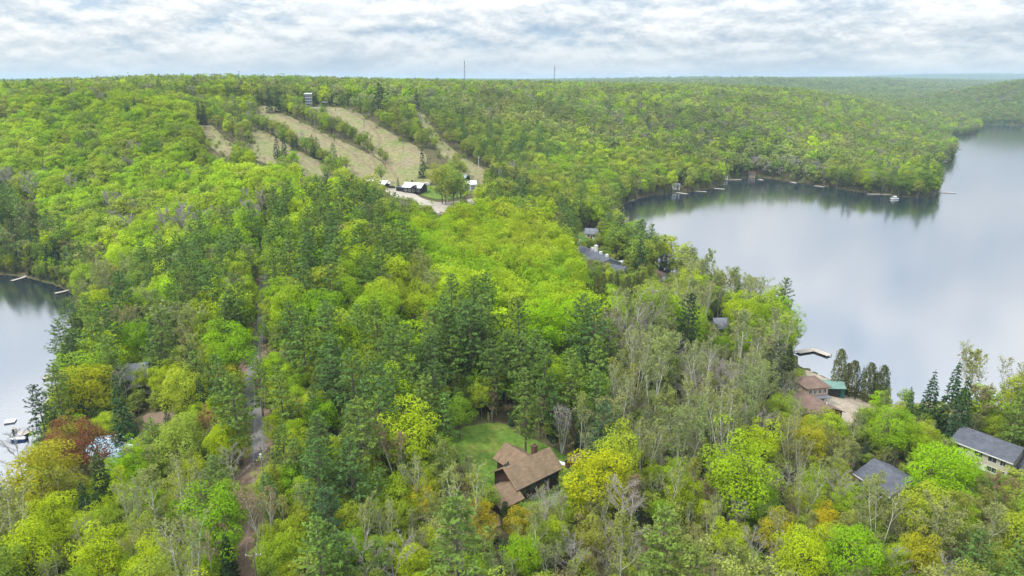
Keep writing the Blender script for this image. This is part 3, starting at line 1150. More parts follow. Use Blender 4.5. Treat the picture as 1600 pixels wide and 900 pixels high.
def roof_mat(name, c, var=.22):
    """shingles or sheet: courses across the slope with blotchy weathering"""
    m, nt, out = material(name)
    L = nt.links.new
    b = N(nt, 'ShaderNodeBsdfPrincipled')
    b.inputs['Roughness'].default_value = .8
    b.inputs['Specular IOR Level'].default_value = .25
    tc = N(nt, 'ShaderNodeTexCoord')
    n = N(nt, 'ShaderNodeTexNoise')
    n.inputs['Scale'].default_value = .7
    n.inputs['Detail'].default_value = 7
    n.inputs['Roughness'].default_value = .7
    L(tc.outputs['Object'], n.inputs['Vector'])
    br = N(nt, 'ShaderNodeTexBrick')
    br.inputs['Scale'].default_value = 1
    br.inputs['Brick Width'].default_value = .9
    br.inputs['Row Height'].default_value = .32
    br.inputs['Mortar Size'].default_value = .02
    br.inputs['Color1'].default_value = (*[v * .86 for v in c], 1)
    br.inputs['Color2'].default_value = (*[v * 1.14 for v in c], 1)
    br.inputs['Mortar'].default_value = (*[v * .6 for v in c], 1)
    L(tc.outputs['Object'], br.inputs['Vector'])
    r = N(nt, 'ShaderNodeValToRGB')
    r.color_ramp.elements[0].position, r.color_ramp.elements[1].position = .3, .7
    r.color_ramp.elements[0].color = (1 - var, 1 - var, 1 - var, 1)
    r.color_ramp.elements[1].color = (1 + var, 1 + var, 1 + var, 1)
    L(n.outputs['Fac'], r.inputs[0])
    mx = N(nt, 'ShaderNodeMix', data_type='RGBA', blend_type='MULTIPLY')
    mx.inputs[0].default_value = 1
    L(br.outputs['Color'], mx.inputs[6])
    L(r.outputs[0], mx.inputs[7])
    L(mx.outputs[2], b.inputs['Base Color'])
    L(b.outputs[0], out.inputs[0])
    return m


MAT.update(
    roof_tan=roof_mat('tan brown shingles', (.20, .138, .088)), roof_slate=roof_mat('slate blue shingles', (.095, .102, .125)),
    roof_grey=roof_mat('grey shingles', (.17, .18, .21)), roof_brown=roof_mat('dark brown shingles', (.17, .105, .085)),
    roof_rust=roof_mat('rusty brown shingles', (.17, .115, .09)), roof_blue=roof_mat('pale blue roof sheet', (.30, .42, .50)),
    roof_white=simple('white roof sheet', (.72, .74, .76), .5, .08), roof_green=roof_mat('green roof sheet', (.16, .27, .235)),
    log=simple('dark stained timber', (.055, .030, .022), .8, .4, 1.5, stretch=(1, 1, 8)), red_wood=simple('red stained boards', (.14, .05, .033), .8, .3, 2, stretch=(6, 6, 1)),
    beige=simple('beige siding', (.55, .50, .42), .8, .08, 1.5, stretch=(1, 1, 10)), peach=simple('peach stucco', (.55, .40, .30), .85, .1),
    white=simple('white paint', (.78, .78, .76), .6, .08), grey_wall=simple('grey siding', (.28, .29, .30), .8, .15, 1.5, stretch=(1, 1, 10)),
    bluegrey=simple('blue grey siding', (.16, .20, .25), .8, .15, 1.5, stretch=(1, 1, 10)), green_wall=simple('dark green sheet wall', (.015, .105, .075), .6, .15, 2, stretch=(8, 8, 1)),
    dark=simple('near black paint', (.02, .021, .023), .6, .2), glass=simple('window glass', (.035, .045, .055), .08, .2, 1, spec=.8),
    brick=simple('chimney brick', (.115, .062, .045), .9, .3, 6), wood=simple('weathered dock boards', (.42, .38, .33), .85, .25, 2, stretch=(1, 8, 1)),
    post=simple('weathered pole wood', (.20, .165, .13), .9, .25, 2, stretch=(4, 4, .5)), pale_post=simple('pale metal pole', (.52, .50, .46), .6, .12, 3),
    steel=simple('galvanised steel', (.20, .21, .23), .5, .15, 3, metal=.4), tan_wall=simple('tan boards', (.42, .33, .23), .85, .15, 2, stretch=(1, 1, 8)),
    blue=simple('blue boat paint', (.02, .09, .30), .3, .1), red=simple('red paint', (.42, .04, .03), .4, .1), canvas=simple('cream canvas', (.60, .56, .48), .9, .1),
    wire=simple('power line wire', (.16, .155, .145), .6, .05), rubber=simple('tyre rubber', (.02, .02, .02), .9, .1), concrete=simple('pale concrete', (.5, .49, .47), .9, .12))


def frame_between(A, B, hr):
    """root position, rotation and length of a ridge seen between two photograph pixels at height hr"""
    ax, ay = ground(A[0], A[1], hr)
    bx, by = ground(B[0], B[1], hr)
    cx, cy_ = (ax + bx) / 2, (ay + by) / 2
    return cx, cy_, math.atan2(by - ay, bx - ax), math.hypot(bx - ax, by - ay)


def gable_wall(L_, W, hw, hr, mat, parent, name='wall', x0=None, y0=0.0, zb=-1.5):
    x0 = -L_ / 2 if x0 is None else x0
    x1 = x0 + L_
    rise = hr - hw
    p = [(y0 - W / 2, zb), (y0 + W / 2, zb), (y0 + W / 2, hw), (y0, hw + rise - .1), (y0 - W / 2, hw)]
    b = MB().hexa([(x0, y, z) for y, z in p], [(x1, y, z) for y, z in p])
    return b.build(name, mat, parent)


def gable_roof(L_, W, hw, hr, mat, parent, over=.5, name='roof', x0=None, y0=0.0, t=.16):
    x0 = -L_ / 2 if x0 is None else x0
    a, b_ = x0 - over, x0 + L_ + over
    sl = (hr - hw) / (W / 2)
    e = W / 2 + over
    ze = hr - sl * e
    b = MB()
    for s in (-1, 1):
        q = [(y0, hr), (y0 + s * e, ze), (y0 + s * e, ze + t), (y0, hr + t)]
        b.hexa([(a, y, z) for y, z in q], [(b_, y, z) for y, z in q])
    return b.build(name, mat, parent)


def hip_roof(L_, W, hw, hr, mat, parent, over=.5, y0=0.0, x0=0.0):
    a, w = L_ / 2 + over, W / 2 + over
    r = max(.3, a - w * .95)
    v = [(x0 - a, y0 - w, hw), (x0 + a, y0 - w, hw), (x0 + a, y0 + w, hw), (x0 - a, y0 + w, hw), (x0 - r, y0, hr), (x0 + r, y0, hr),
         (x0 - a, y0 - w, hw - .2), (x0 + a, y0 - w, hw - .2), (x0 + a, y0 + w, hw - .2), (x0 - a, y0 + w, hw - .2)]
    f = [(0, 1, 5, 4), (1, 2, 5), (2, 3, 4, 5), (3, 0, 4), (6, 7, 1, 0), (7, 8, 2, 1), (8, 9, 3, 2), (9, 6, 0, 3), (9, 8, 7, 6)]
    return MB().add(v, f).build('roof', mat, parent)


def window(parent, side, L_, W, u, z, w, h, frame=None, x0=0.0, y0=0.0):
    """side: f (towards the lower picture), b, l, r; u along that wall from its middle"""
    fr = frame or MAT['white']
    t = .07
    b, g_ = MB(), MB()

    def P(u_, d, z_):
        if side == 'f':
            return (x0 + u_, y0 - W / 2 - d, z_)
        if side == 'b':
            return (x0 - u_, y0 + W / 2 + d, z_)
        if side == 'l':
            return (x0 - L_ / 2 - d, y0 - u_, z_)
        return (x0 + L_ / 2 + d, y0 + u_, z_)

    def bar(bb, ua, ub, za, zb, d0, d1):
        bb.hexa([P(ua, d0, za), P(ub, d0, za), P(ub, d0, zb), P(ua, d0, zb)], [P(ua, d1, za), P(ub, d1, za), P(ub, d1, zb), P(ua, d1, zb)])
    bar(b, u - w / 2 - t, u - w / 2, z - t, z + h + t, .004, .06)
    bar(b, u + w / 2, u + w / 2 + t, z - t, z + h + t, .004, .06)
    bar(b, u - w / 2, u + w / 2, z - t, z, .004, .06)
    bar(b, u - w / 2, u + w / 2, z + h, z + h + t, .004, .06)
    bar(b, u - .025, u + .025, z, z + h, .02, .055)
    o = b.build('window', fr, parent)
    bar(g_, u - w / 2, u + w / 2, z, z + h, .006, .015)
    g_.build('pane', MAT['glass'], o)
    return o


def door(parent, side, L_, W, u, w=1.0, h=2.1, mat=None, x0=0., y0=0.):
    b, k = MB(), MB()
    d = .05
    if side == 'f':
        b.box(x0 + u - w / 2, x0 + u + w / 2, y0 - W / 2 - d, y0 - W / 2 - .003, .1, h)
        k.box(x0 + u + w * .32, x0 + u + w * .42, y0 - W / 2 - d - .06, y0 - W / 2 - d, 1.0, 1.12)
    elif side == 'l':
        b.box(x0 - L_ / 2 - d, x0 - L_ / 2 - .003, y0 + u - w / 2, y0 + u + w / 2, .1, h)
        k.box(x0 - L_ / 2 - d - .06, x0 - L_ / 2 - d, y0 + u + w * .32, y0 + u + w * .42, 1.0, 1.12)
    else:
        b.box(x0 + L_ / 2 + .003, x0 + L_ / 2 + d, y0 + u - w / 2, y0 + u + w / 2, .1, h)
        k.box(x0 + L_ / 2 + d, x0 + L_ / 2 + d + .06, y0 + u + w * .32, y0 + u + w * .42, 1.0, 1.12)
    o = b.build('door', mat or MAT['dark'], parent)
    k.build('handle', MAT['steel'], o)
    return o


def chimney(parent, x, y, z0, z1, w=.8, mat=None):
    MB().box(x - w / 2, x + w / 2, y - w / 2, y + w / 2, z0, z1).box(x - w / 2 - .08, x + w / 2 + .08, y - w / 2 - .08, y + w / 2 + .08, z1, z1 + .15)\
        .box(x - .18, x + .18, y - .18, y + .18, z1 + .15, z1 + .5).build('chimney', mat or MAT['brick'], parent)


def place(name, A, B, hr, W, label, cat, group=None, Lmin=None, block=True):
    cx, cy_, an, L_ = frame_between(A, B, hr)
    if Lmin:
        L_ = max(L_, Lmin)
    o = root(name, (cx, cy_, H1(cx, cy_)), an, label, cat, group)
    if block:
        n = max(1, int(round(L_ / W)))
        for i in range(n):
            t = ((i + .5) / n - .5) * L_
            HOUSE_BLOCK.append((cx + math.cos(an) * t, cy_ + math.sin(an) * t, max(W, L_ / n) * .62))
    DIMS.append((name, round(cx), round(cy_), round(math.degrees(an)), round(L_, 1)))
    return o, L_


DIMS = []

# ---- the brown house in the clearing
o, L_ = place('brown_house', (790, 728), (855, 703), 6.4, 7.0, 'dark brown timber house with tan shingle roofs in the lawn clearing', 'house')
W, hw, hr = 7.0, 3.9, 6.4
gable_wall(L_, W, hw, hr, MAT['log'], o)
gable_roof(L_, W, hw, hr, MAT['roof_tan'], o, .75)
MB().box(-L_ / 2 - .76, L_ / 2 + .76, -W / 2 - .80, -W / 2 - .74, hr - (hr - hw) / (W / 2) * (W / 2 + .75) - .08, hr - (hr - hw) / (W / 2) * (W / 2 + .75) + .2).build('fascia', MAT['dark'], o)
for i in range(4):
    window(o, 'f', L_, W, -L_ * .36 + L_ * .24 * i, 1.4, 1.5, 1.2, MAT['log'])
window(o, 'l', L_, W, 1.2, 1.5, 1.5, 1.3, MAT['log'])
window(o, 'l', L_, W, -2.1, 1.5, 1.0, 1.2, MAT['log'])
# back wing: ridge square to the main one
wl_ = 4.2
b = MB()
p = [(-2.9, -1.5), (2.9, -1.5), (2.9, 3.6), (0, 5.6), (-2.9, 3.6)]
cxw = L_ * .12
b.hexa([(cxw + u, 3.0, z) for u, z in p], [(cxw + u, W / 2 + wl_, z) for u, z in p])
b.build('wing_wall', MAT['log'], o)
b = MB()
sl = 2.0 / 2.9
for s in (-1, 1):
    q = [(0, 5.72), (s * 3.6, 5.72 - sl * 3.6), (s * 3.6, 5.88 - sl * 3.6), (0, 5.88)]
    b.hexa([(cxw + u, 1.0 + abs(u) * .0, z) for u, z in q], [(cxw + u, W / 2 + wl_ + .7, z) for u, z in q])
b.build('wing_roof', MAT['roof_tan'], o)
chimney(o, L_ * .30, 1.5, 4.5, 7.3, .95)
MB().tube([(-L_ * .33, 1.5, 5.2), (-L_ * .33, 1.5, 6.3)], .16, 8).build('vent_pipe', MAT['dark'], o)
MB().box(-L_ * .42, -L_ * .42 + .9, .9, 1.7, 5.75, 5.98).build('skylight', MAT['dark'], o)
# lower annex at the left end
la, wa, ha, ra = 5.6, 6.4, 2.6, 4.3
xa = -L_ / 2 - la
ya = -2.2
gable_wall(la - .02, wa, ha, ra, MAT['log'], o, 'annex_wall', xa, ya)
gable_roof(la - .55, wa, ha, ra, MAT['roof_tan'], o, .5, 'annex_roof', xa, ya)
window(o, 'l', la, wa, 1.3, 1.0, 1.5, 1.5, MAT['log'], xa + la / 2, ya)
window(o, 'l', la, wa, -1.4, 1.0, 1.2, 1.5, MAT['log'], xa + la / 2, ya)
door(o, 'l', la, wa, -.2, mat=MAT['red_wood'], x0=xa + la / 2, y0=ya)
b = MB()
b.hexa([(xa - 2.7, ya - 5.2, .55), (xa - 2.7, ya + 3.6, .55), (xa - .05, ya + 3.6, .55), (xa - .05, ya - 5.2, .55)], [(xa - 2.7, ya - 5.2, .75), (xa - 2.7, ya + 3.6, .75), (xa - .05, ya + 3.6, .75), (xa - .05, ya - 5.2, .75)])
dk = b.build('porch_deck', MAT['roof_tan'], o)
for yy in (-5.0, -2.2, .7, 3.4):
    MB().box(xa - 2.6, xa - 2.45, ya + yy - .08, ya + yy + .08, -1.2, .545).build('post', MAT['log'], o)

o, L_ = place('garden_shed', (892.5, 716.5), (901, 710.5), 2.7, 2.6, 'small red board shed with peaked roof right of the brown house', 'shed', Lmin=2.8)
gable_wall(L_, 2.6, 1.9, 2.7, MAT['red_wood'], o)
gable_roof(L_, 2.6, 1.9, 2.7, MAT['roof_rust'], o, .3, t=.08)
door(o, 'l', L_, 2.6, 0, .9, 1.75, MAT['log'])


def hull(parent, L_, W, h, mat, name='hull', deck=None):
    """boat hull: lofted sections from stern to bow"""
    st = []
    for i in range(9):
        t = i / 8
        w = W / 2 * (1 if t < .55 else math.sqrt(max(0, 1 - ((t - .55) / .46) ** 2)) + .01)
        sh = h * (1 + .25 * t * t)
        st.append([(t * L_ - L_ / 2, -w, sh), (t * L_ - L_ / 2, -w * .82, h * .25), (t * L_ - L_ / 2, 0, .0 + .25 * h * t ** 4), (t * L_ - L_ / 2, w * .82, h * .25), (t * L_ - L_ / 2, w, sh)])
    b = MB()
    v = [p for s in st for p in s]
    f = []
    for i in range(8):
        for k in range(4):
            a = i * 5 + k
            f.append((a, a + 1, a + 6, a + 5))
    f.append((4, 3, 2, 1, 0))
    b.add(v, f)
    hb = b.build(name, mat, parent)
    d = MB()
    d.add([(s[0][0], s[0][1] * .96, s[0][2] - .12 * h) for s in st] + [(s[4][0], s[4][1] * .96, s[4][2] - .12 * h) for s in st], [(i, i + 1, 10 + i, 9 + i) for i in range(8)])
    d.build('deck', deck or MAT['white'], parent)
    return hb


def boat(px, py, an, L_, W, mat, label, z=None, cover=None, kind='motorboat', lift=.0, deck=None, group=None):
    if z is None:
        x, y = at_z(px, py, .3)
        zz = -.12
    else:
        x, y = ground(px, py)
        zz = H1(x, y) + z
    o = root(kind, (x, y, zz), an, label, 'boat', group)
    hull(o, L_, W, .85 * W / 2, mat, deck=deck)
    if cover:
        MB().hexa([(-L_ * .42, -W * .44, .8 * W / 2), (-L_ * .42, W * .44, .8 * W / 2), (-L_ * .42, 0, W * .62)], [(L_ * .3, -W * .40, .9 * W / 2), (L_ * .3, W * .40, .9 * W / 2), (L_ * .3, 0, W * .62)]).build('cover', cover, o)
    else:
        MB().hexa([(L_ * .02, -W * .40, .9 * W / 2), (L_ * .02, W * .40, .9 * W / 2), (-L_ * .06, W * .34, W * .8), (-L_ * .06, -W * .34, W * .8)],
                  [(L_ * .05, -W * .40, .9 * W / 2), (L_ * .05, W * .40, .9 * W / 2), (-L_ * .03, W * .34, W * .8), (-L_ * .03, -W * .34, W * .8)]).build('windshield', MAT['glass'], o)
        for s in (-1, 1):
            MB().box(-L_ * .25, -L_ * .12, s * W * .22 - .22, s * W * .22 + .22, .5, .95).build('seat', MAT['canvas'], o)
    MB().box(-L_ * .5 - .35, -L_ * .5 + .02, -.2, .2, .35, 1.15).build('outboard_motor', MAT['dark'], o)
    if z is not None:
        tr = MB().tube([(-L_ * .3, -W * .42, -.25), (L_ * .3, -W * .2, -.2), (L_ * .72, 0, -.25)], .06, 4).tube([(-L_ * .3, W * .42, -.25), (L_ * .3, W * .2, -.2), (L_ * .72, 0, -.25)], .06, 4)
        for s in (-1, 1):
            tr.tube([(-L_ * .12, s * W * .5 - .1, -.3), (-L_ * .12, s * W * .5 + .1, -.3)], .3, 10)
        tr.build('trailer', MAT['dark'], o)
    return o


x, y = ground(876, 724)
o = root('canoe', (x, y, H1(x, y) + .05), R(-35), 'pale upturned canoe on the grass between the brown house and red shed', 'canoe')
hb = MB()
st = []
for i in range(11):
    t = i / 10 * 2 - 1
    w = .48 * (1 - t * t) ** .6 + .01
    st.append([(t * 2.4, -w, .0), (t * 2.4, -w * .75, .3 - .05 * t * t), (t * 2.4, 0, .45 - .1 * t * t), (t * 2.4, w * .75, .3 - .05 * t * t), (t * 2.4, w, .0)])
hb.add([p for s in st for p in s], [(i * 5 + k, i * 5 + k + 1, i * 5 + k + 6, i * 5 + k + 5) for i in range(10) for k in range(4)])
hb.build('hull', MAT['white'], o)
kb = MB().tube([(-2.2, 0, .38), (0, 0, .48), (2.2, 0, .38)], .03, 4)
kb.build('keel', MAT['steel'], o)

# ---- lake houses on the right shore
o, L_ = place('brick_house', (1257, 588), (1279, 590), 7.0, 7.0, 'two storey peach house with brown hip roof beside the lakeside yard', 'house', Lmin=6.6)
W = 7.0
MB().box(-L_ / 2, L_ / 2, -W / 2, W / 2, -1.5, 5.4).build('wall', MAT['peach'], o)
hip_roof(L_, W, 5.4, 7.0, MAT['roof_rust'], o, .6)
for i in range(4):
    window(o, 'f', L_, W, -L_ * .34 + i * L_ * .225, 3.5, .85, 1.2)
window(o, 'r', L_, W, 0, 3.5, 1.2, 1.2)
MB().box(-L_ / 2 - .2, L_ / 2 + .2, -W / 2 - 1.7, -W / 2 - .004, 2.55, 2.75).build('porch_roof', MAT['roof_grey'], o)
for i in range(5):
    xx = -L_ / 2 + .1 + i * (L_ - .2) / 4
    MB().box(xx - .09, xx + .09, -W / 2 - 1.6, -W / 2 - 1.42, -.6, 2.54).build('post', MAT['white'], o)
for i in range(3):
    window(o, 'f', L_, W, -L_ * .3 + i * L_ * .3, .5, 1.1, 1.6)

o, L_ = place('boat_shed', (1290, 594), (1310, 598), 3.9, 5.6, 'dark green boat shed with light green sheet roof beside the peach house', 'shed', Lmin=6.0)
W = 5.6
gable_wall(L_, W, 3.0, 3.9, MAT['green_wall'], o)
gable_roof(L_, W, 3.0, 3.9, MAT['roof_green'], o, .3, t=.08)
MB().box(-L_ * .3, L_ * .3, -W / 2 - .06, -W / 2 - .004, 0, 2.5).build('door', MAT['dark'], o)

o, L_ = place('workshop', (1252, 612), (1298, 637), 5.0, 9.0, 'long low workshop with rusty brown roof on the inland side of the sandy yard', 'workshop')
W = 9.0
gable_wall(L_, W, 3.0, 5.0, MAT['red_wood'], o)
gable_roof(L_, W, 3.0, 5.0, MAT['roof_rust'], o, .6)
MB().box(-L_ / 2 + 2, L_ / 2 - 2, W / 2 + .003, W / 2 + .06, .1, 2.4).build('garage_door', MAT['white'], o)
MB().tube([(L_ * .3, .8, 4.2), (L_ * .3, .8, 5.5)], .12, 8).build('vent_pipe', MAT['white'], o)

o, L_ = place('beige_house', (1506, 668), (1596, 699), 7.2, 9.0, 'long beige two storey house with slate roof at the right edge by the lake', 'house')
W = 9.0
gable_wall(L_, W, 5.2, 7.2, MAT['beige'], o)
gable_roof(L_, W, 5.2, 7.2, MAT['roof_slate'], o, .6)
b = MB().box(-L_ / 2 - .62, L_ / 2 + .62, -W / 2 - .66, -W / 2 - .6, 4.82, 5.06)
b.build('gutter', MAT['white'], o)
for u, w in ((-.42, 1.0), (-.27, 1.1), (-.04, 1.7), (.2, 1.7), (.38, 1.1)):
    window(o, 'f', L_, W, u * L_, 3.3, w, 1.15)
for u, w in ((-.38, .9), (-.2, 1.2), (.22, 2.0), (.4, 1.0)):
    window(o, 'f', L_, W, u * L_, .9, w, 1.1)
window(o, 'l', L_, W, 1.5, 3.3, 1.2, 1.2)
window(o, 'l', L_, W, -1.8, 3.3, 1.2, 1.2)
door(o, 'f', L_, W, .08 * L_, mat=MAT['white'])
o2, L2 = place('garage', (1588, 704), (1618, 716), 4.9, 7.0, 'garage with slate roof joined to the near end of the beige house', 'garage')
gable_wall(L2, 7.0, 2.8, 4.9, MAT['beige'], o2)
gable_roof(L2, 7.0, 2.8, 4.9, MAT['roof_slate'], o2, .5)
MB().box(-2.4, 2.4, -3.56, -3.503, 0, 2.3).build('garage_door', MAT['white'], o2)

o, L_ = place('slate_cottage', (1369, 720), (1420, 750), 5.2, 9.5, 'cottage with wide slate blue roof half hidden by budding trees', 'house')
W = 9.5
gable_wall(L_, W, 2.9, 5.2, MAT['bluegrey'], o)
gable_roof(L_, W, 2.9, 5.2, MAT['roof_slate'], o, .7)
MB().box(-L_ / 2 - .72, L_ / 2 + .72, -W / 2 - .78, -W / 2 - .71, 2.5, 2.7).build('gutter', MAT['white'], o)
for u in (-.3, 0, .3):
    window(o, 'f', L_, W, u * L_, 1.1, 1.3, 1.1)
door(o, 'r', L_, W, 1.0, mat=MAT['white'])

o, L_ = place('grey_cottage', (1116, 494), (1146, 500), 5.2, 8.5, 'grey roofed cottage behind the tall white birches near the shore', 'house')
gable_wall(L_, 8.5, 3.0, 5.2, MAT['grey_wall'], o)
gable_roof(L_, 8.5, 3.0, 5.2, MAT['roof_grey'], o, .6)
for u in (-.3, .1, .35):
    window(o, 'f', L_, 8.5, u * L_, 1.1, 1.2, 1.1)

# ---- lakeside lodge
o, L_ = place('lakeside_lodge', (906, 382), (952, 406), 6.0, 13.0, 'long lodge with dark slate roofs and white trim above the lake', 'lodge')
W = 13.0
gable_wall(L_, W, 3.4, 6.0, MAT['grey_wall'], o)
gable_roof(L_, W, 3.4, 6.0, MAT['roof_slate'], o, .6)
for t in (-.32, .02, .34):
    b = MB()
    q = [(-2.6, 3.3), (2.6, 3.3), (0, 5.6)]
    b.hexa([(t * L_ + u, -1.0, z) for u, z in q], [(t * L_ + u, -W / 2 - 2.0, z) for u, z in q])
    d = b.build('dormer', MAT['roof_slate'], o)
for u in (-.4, -.2, 0, .2, .4):
    window(o, 'f', L_, W, u * L_, 1.1, 1.5, 1.3)
for u in (-.3, 0, .3):
    window(o, 'b', L_, W, u * L_, 1.1, 1.8, 1.3)
for t in (-.18, .1, .3):
    MB().box(t * L_ - .6, t * L_ + .6, 1.5, 2.6, 5.3, 6.7).build('roof_unit', MAT['white'], o)
chimney(o, -L_ * .12, 3.0, 4.5, 8.0, 1.2, MAT['white'])
o, L_ = place('lodge_annex', (948, 409), (978, 419), 4.6, 9.0, 'lower slate roofed annex at the near end of the lodge', 'lodge')
gable_wall(L_, 9.0, 2.9, 4.6, MAT['white'], o)
gable_roof(L_, 9.0, 2.9, 4.6, MAT['roof_slate'], o, .5)
for u in (-.3, .1):
    window(o, 'f', L_, 9.0, u * L_, 1.0, 1.3, 1.2)
o, L_ = place('pavilion', (966, 408), (984, 410), 3.6, 6.0, 'white roofed open pavilion between the lodge and the lake', 'pavilion', Lmin=6)
MB().box(-L_ / 2, L_ / 2, -3, 3, 3.3, 3.55).build('roof', MAT['roof_white'], o)
for sx in (-1, 1):
    for sy in (-1, 1):
        MB().box(sx * (L_ / 2 - .3) - .1, sx * (L_ / 2 - .3) + .1, sy * 2.7 - .1, sy * 2.7 + .1, -.5, 3.295).build('post', MAT['white'], o)
o, L_ = place('white_cottage', (918, 355), (931, 359), 5.4, 7.0, 'small white cottage with grey roof behind the lodge lawn', 'house', Lmin=7)
gable_wall(L_, 7.0, 3.2, 5.4, MAT['white'], o)
gable_roof(L_, 7.0, 3.2, 5.4, MAT['roof_grey'], o, .5)
window(o, 'f', L_, 7, -1.5, 1.1, 1.3, 1.2)
window(o, 'f', L_, 7, 1.5, 1.1, 1.3, 1.2)
door(o, 'f', L_, 7, 0, mat=MAT['red'])
o, L_ = place('tan_cottage', (1022, 420), (1040, 428), 4.6, 7.0, 'tan cottage with brown roof on the cleared shore right of the lodge', 'house', Lmin=8)
gable_wall(L_, 7.0, 2.8, 4.6, MAT['white'], o)
gable_roof(L_, 7.0, 2.8, 4.6, MAT['roof_brown'], o, .5)
window(o, 'f', L_, 7, -1.5, 1.0, 1.3, 1.2)
window(o, 'r', L_, 7, .5, 1.0, 1.3, 1.2)

# ---- left shore
o, L_ = place('grey_house', (198, 574), (228, 562), 8.2, 8.0, 'grey roofed two storey house with white decks among pines by the left lake', 'house')
W = 8.0
gable_wall(L_, W, 5.4, 8.2, MAT['grey_wall'], o)
gable_roof(L_, W, 5.4, 8.2, MAT['roof_grey'], o, .6)
for zz in (.9, 3.4):
    MB().box(-L_ * .1, L_ / 2 + 1.6, -W / 2 - 2.2, -W / 2 - .004, zz, zz + .15).build('deck', MAT['canvas'], o)
    rb = MB().box(-L_ * .1, L_ / 2 + 1.6, -W / 2 - 2.2, -W / 2 - 2.12, zz + 1.0, zz + 1.08)
    for k in range(9):
        u = -L_ * .1 + .04 + k * (L_ * .6 + 1.5) / 8
        rb.box(u - .04, u + .04, -W / 2 - 2.19, -W / 2 - 2.13, zz + .15, zz + 1.0)
    rb.build('railing', MAT['white'], o)
for u in (-.3, .05, .3):
    window(o, 'f', L_, W, u * L_, 3.7, 1.3, 1.3)
    window(o, 'f', L_, W, u * L_, 1.1, 1.3, 1.3)
MB().box(L_ * .2, L_ * .2 + .7, 1.0, 1.7, 6.6, 7.6).build('skylight', MAT['white'], o)

o, L_ = place('blue_cottage', (157, 689), (206, 690), 4.6, 8.6, 'low cottage with pale blue sheet roof behind the copper red tree', 'house')
W = 8.6
gable_wall(L_, W, 2.7, 4.6, MAT['white'], o)
gable_roof(L_, W, 2.7, 4.6, MAT['roof_blue'], o, .6)
MB().box(-L_ / 2 - .6, L_ / 2 + .6, -.16, .16, 4.74, 4.84).build('ridge_cap', MAT['white'], o)
for u in (-.3, 0, .3):
    window(o, 'f', L_, W, u * L_, 1.0, 1.3, 1.1)
chimney(o, -.1 * L_, 1.5, 3.9, 5.3, .7, MAT['white'])

# ---- ski hill
x, y = ground(483, 166)
z = H1(x, y)
o = root('summit_tower', (x, y, z), R(14), 'four storey blue grey tower building at the top of the ski hill', 'tower')
HOUSE_BLOCK.append((x, y, 7))
o.scale = (.74, .74, .84)
hb = 3.0
MB().box(-4, 4, -4, 4, -2, 12.2).build('wall', MAT['bluegrey'], o)
for k in range(5):
    MB().box(-4.35, 4.35, -4.35, 4.35, k * hb - .12 + .4, k * hb + .2 + .4).build('floor_band', MAT['white'], o)
for k in range(4):
    for u in (-2.6, 0, 2.6):
        window(o, 'f', 8, 8, u, k * hb + 1.1, 1.7, 1.5)
    window(o, 'r', 8, 8, 0, k * hb + 1.1, 3.4, 1.5)
    window(o, 'l', 8, 8, 0, k * hb + 1.1, 3.4, 1.5)
MB().hexa([(-4.9, -4.9, 13.4), (4.9, -4.9, 13.4), (4.9, 4.9, 13.9), (-4.9, 4.9, 13.9)], [(-4.9, -4.9, 13.7), (4.9, -4.9, 13.7), (4.9, 4.9, 14.2), (-4.9, 4.9, 14.2)]).build('roof', MAT['roof_white'], o)
for sx in (-1, 1):
    for sy in (-1, 1):
        MB().box(sx * 3.9 - .12, sx * 3.9 + .12, sy * 3.9 - .12, sy * 3.9 + .12, 12.6, 13.4 + (.42 if sy > 0 else 0)).build('post', MAT['white'], o)
x, y = ground(495, 169)
o = root('terrace', (x, y, H1(x, y)), R(8), 'pale concrete terrace at the foot of the summit tower', 'terrace')
MB().box(-6.5, 6.5, -3, 3, -1.5, .7).build('slab', MAT['concrete'], o)
rb = MB().box(-6.4, 6.4, -2.95, -2.87, 1.55, 1.63)
for k in range(7):
    rb.box(-6.4 + k * 2.1, -6.3 + k * 2.1, -2.95, -2.87, .7, 1.55)
rb.build('railing', MAT['steel'], o)

x, y = ground(508, 164)
o = root('lift_hut', (x, y, H1(x, y)), R(20), 'small dark hut with pale roof at the top of the ski lift', 'hut')
gable_wall(4.4, 3.4, 2.3, 3.2, MAT['dark'], o)
gable_roof(4.4, 3.4, 2.3, 3.2, MAT['roof_white'], o, .4, t=.1)
window(o, 'f', 4.4, 3.4, 0, 1.0, 1.2, .9)

o, L_ = place('ski_lodge', (634, 284), (662, 287), 6.2, 9.0, 'black walled ski lodge with white roof at the foot of the ski hill', 'lodge')
W = 9.0
gable_wall(L_, W, 3.8, 6.2, MAT['dark'], o)
gable_roof(L_, W, 3.8, 6.2, MAT['roof_white'], o, .5)
for u in (-.35, -.12, .12, .35):
    window(o, 'f', L_, W, u * L_, 1.2, 1.7, 1.6)
q = [(-2.6, 3.2), (2.6, 3.2), (0, 5.4)]
MB().hexa([(L_ * .18 + u, -1.2, z) for u, z in q], [(L_ * .18 + u, -W / 2 - 2.6, z) for u, z in q]).build('porch_gable', MAT['dark'], o)
MB().box(-L_ / 2 - 5.5, -L_ / 2 - .01, -3.4, 2.4, -1, 3.2).build('side_block', MAT['dark'], o)
MB().box(-L_ / 2 - 5.7, -L_ / 2 - .02, -3.6, 2.6, 3.2, 3.45).build('flat_roof', MAT['roof_grey'], o)
chimney(o, -L_ * .2, 1.2, 5.0, 7.4, .9)
o, L_ = place('lift_station', (596, 281), (604, 283), 4.4, 5.0, 'white and dark lift station left of the small pointed spruce', 'lift station', Lmin=5)
gable_wall(L_, 5, 2.8, 4.4, MAT['dark'], o)
gable_roof(L_, 5, 2.8, 4.4, MAT['roof_white'], o, .8)
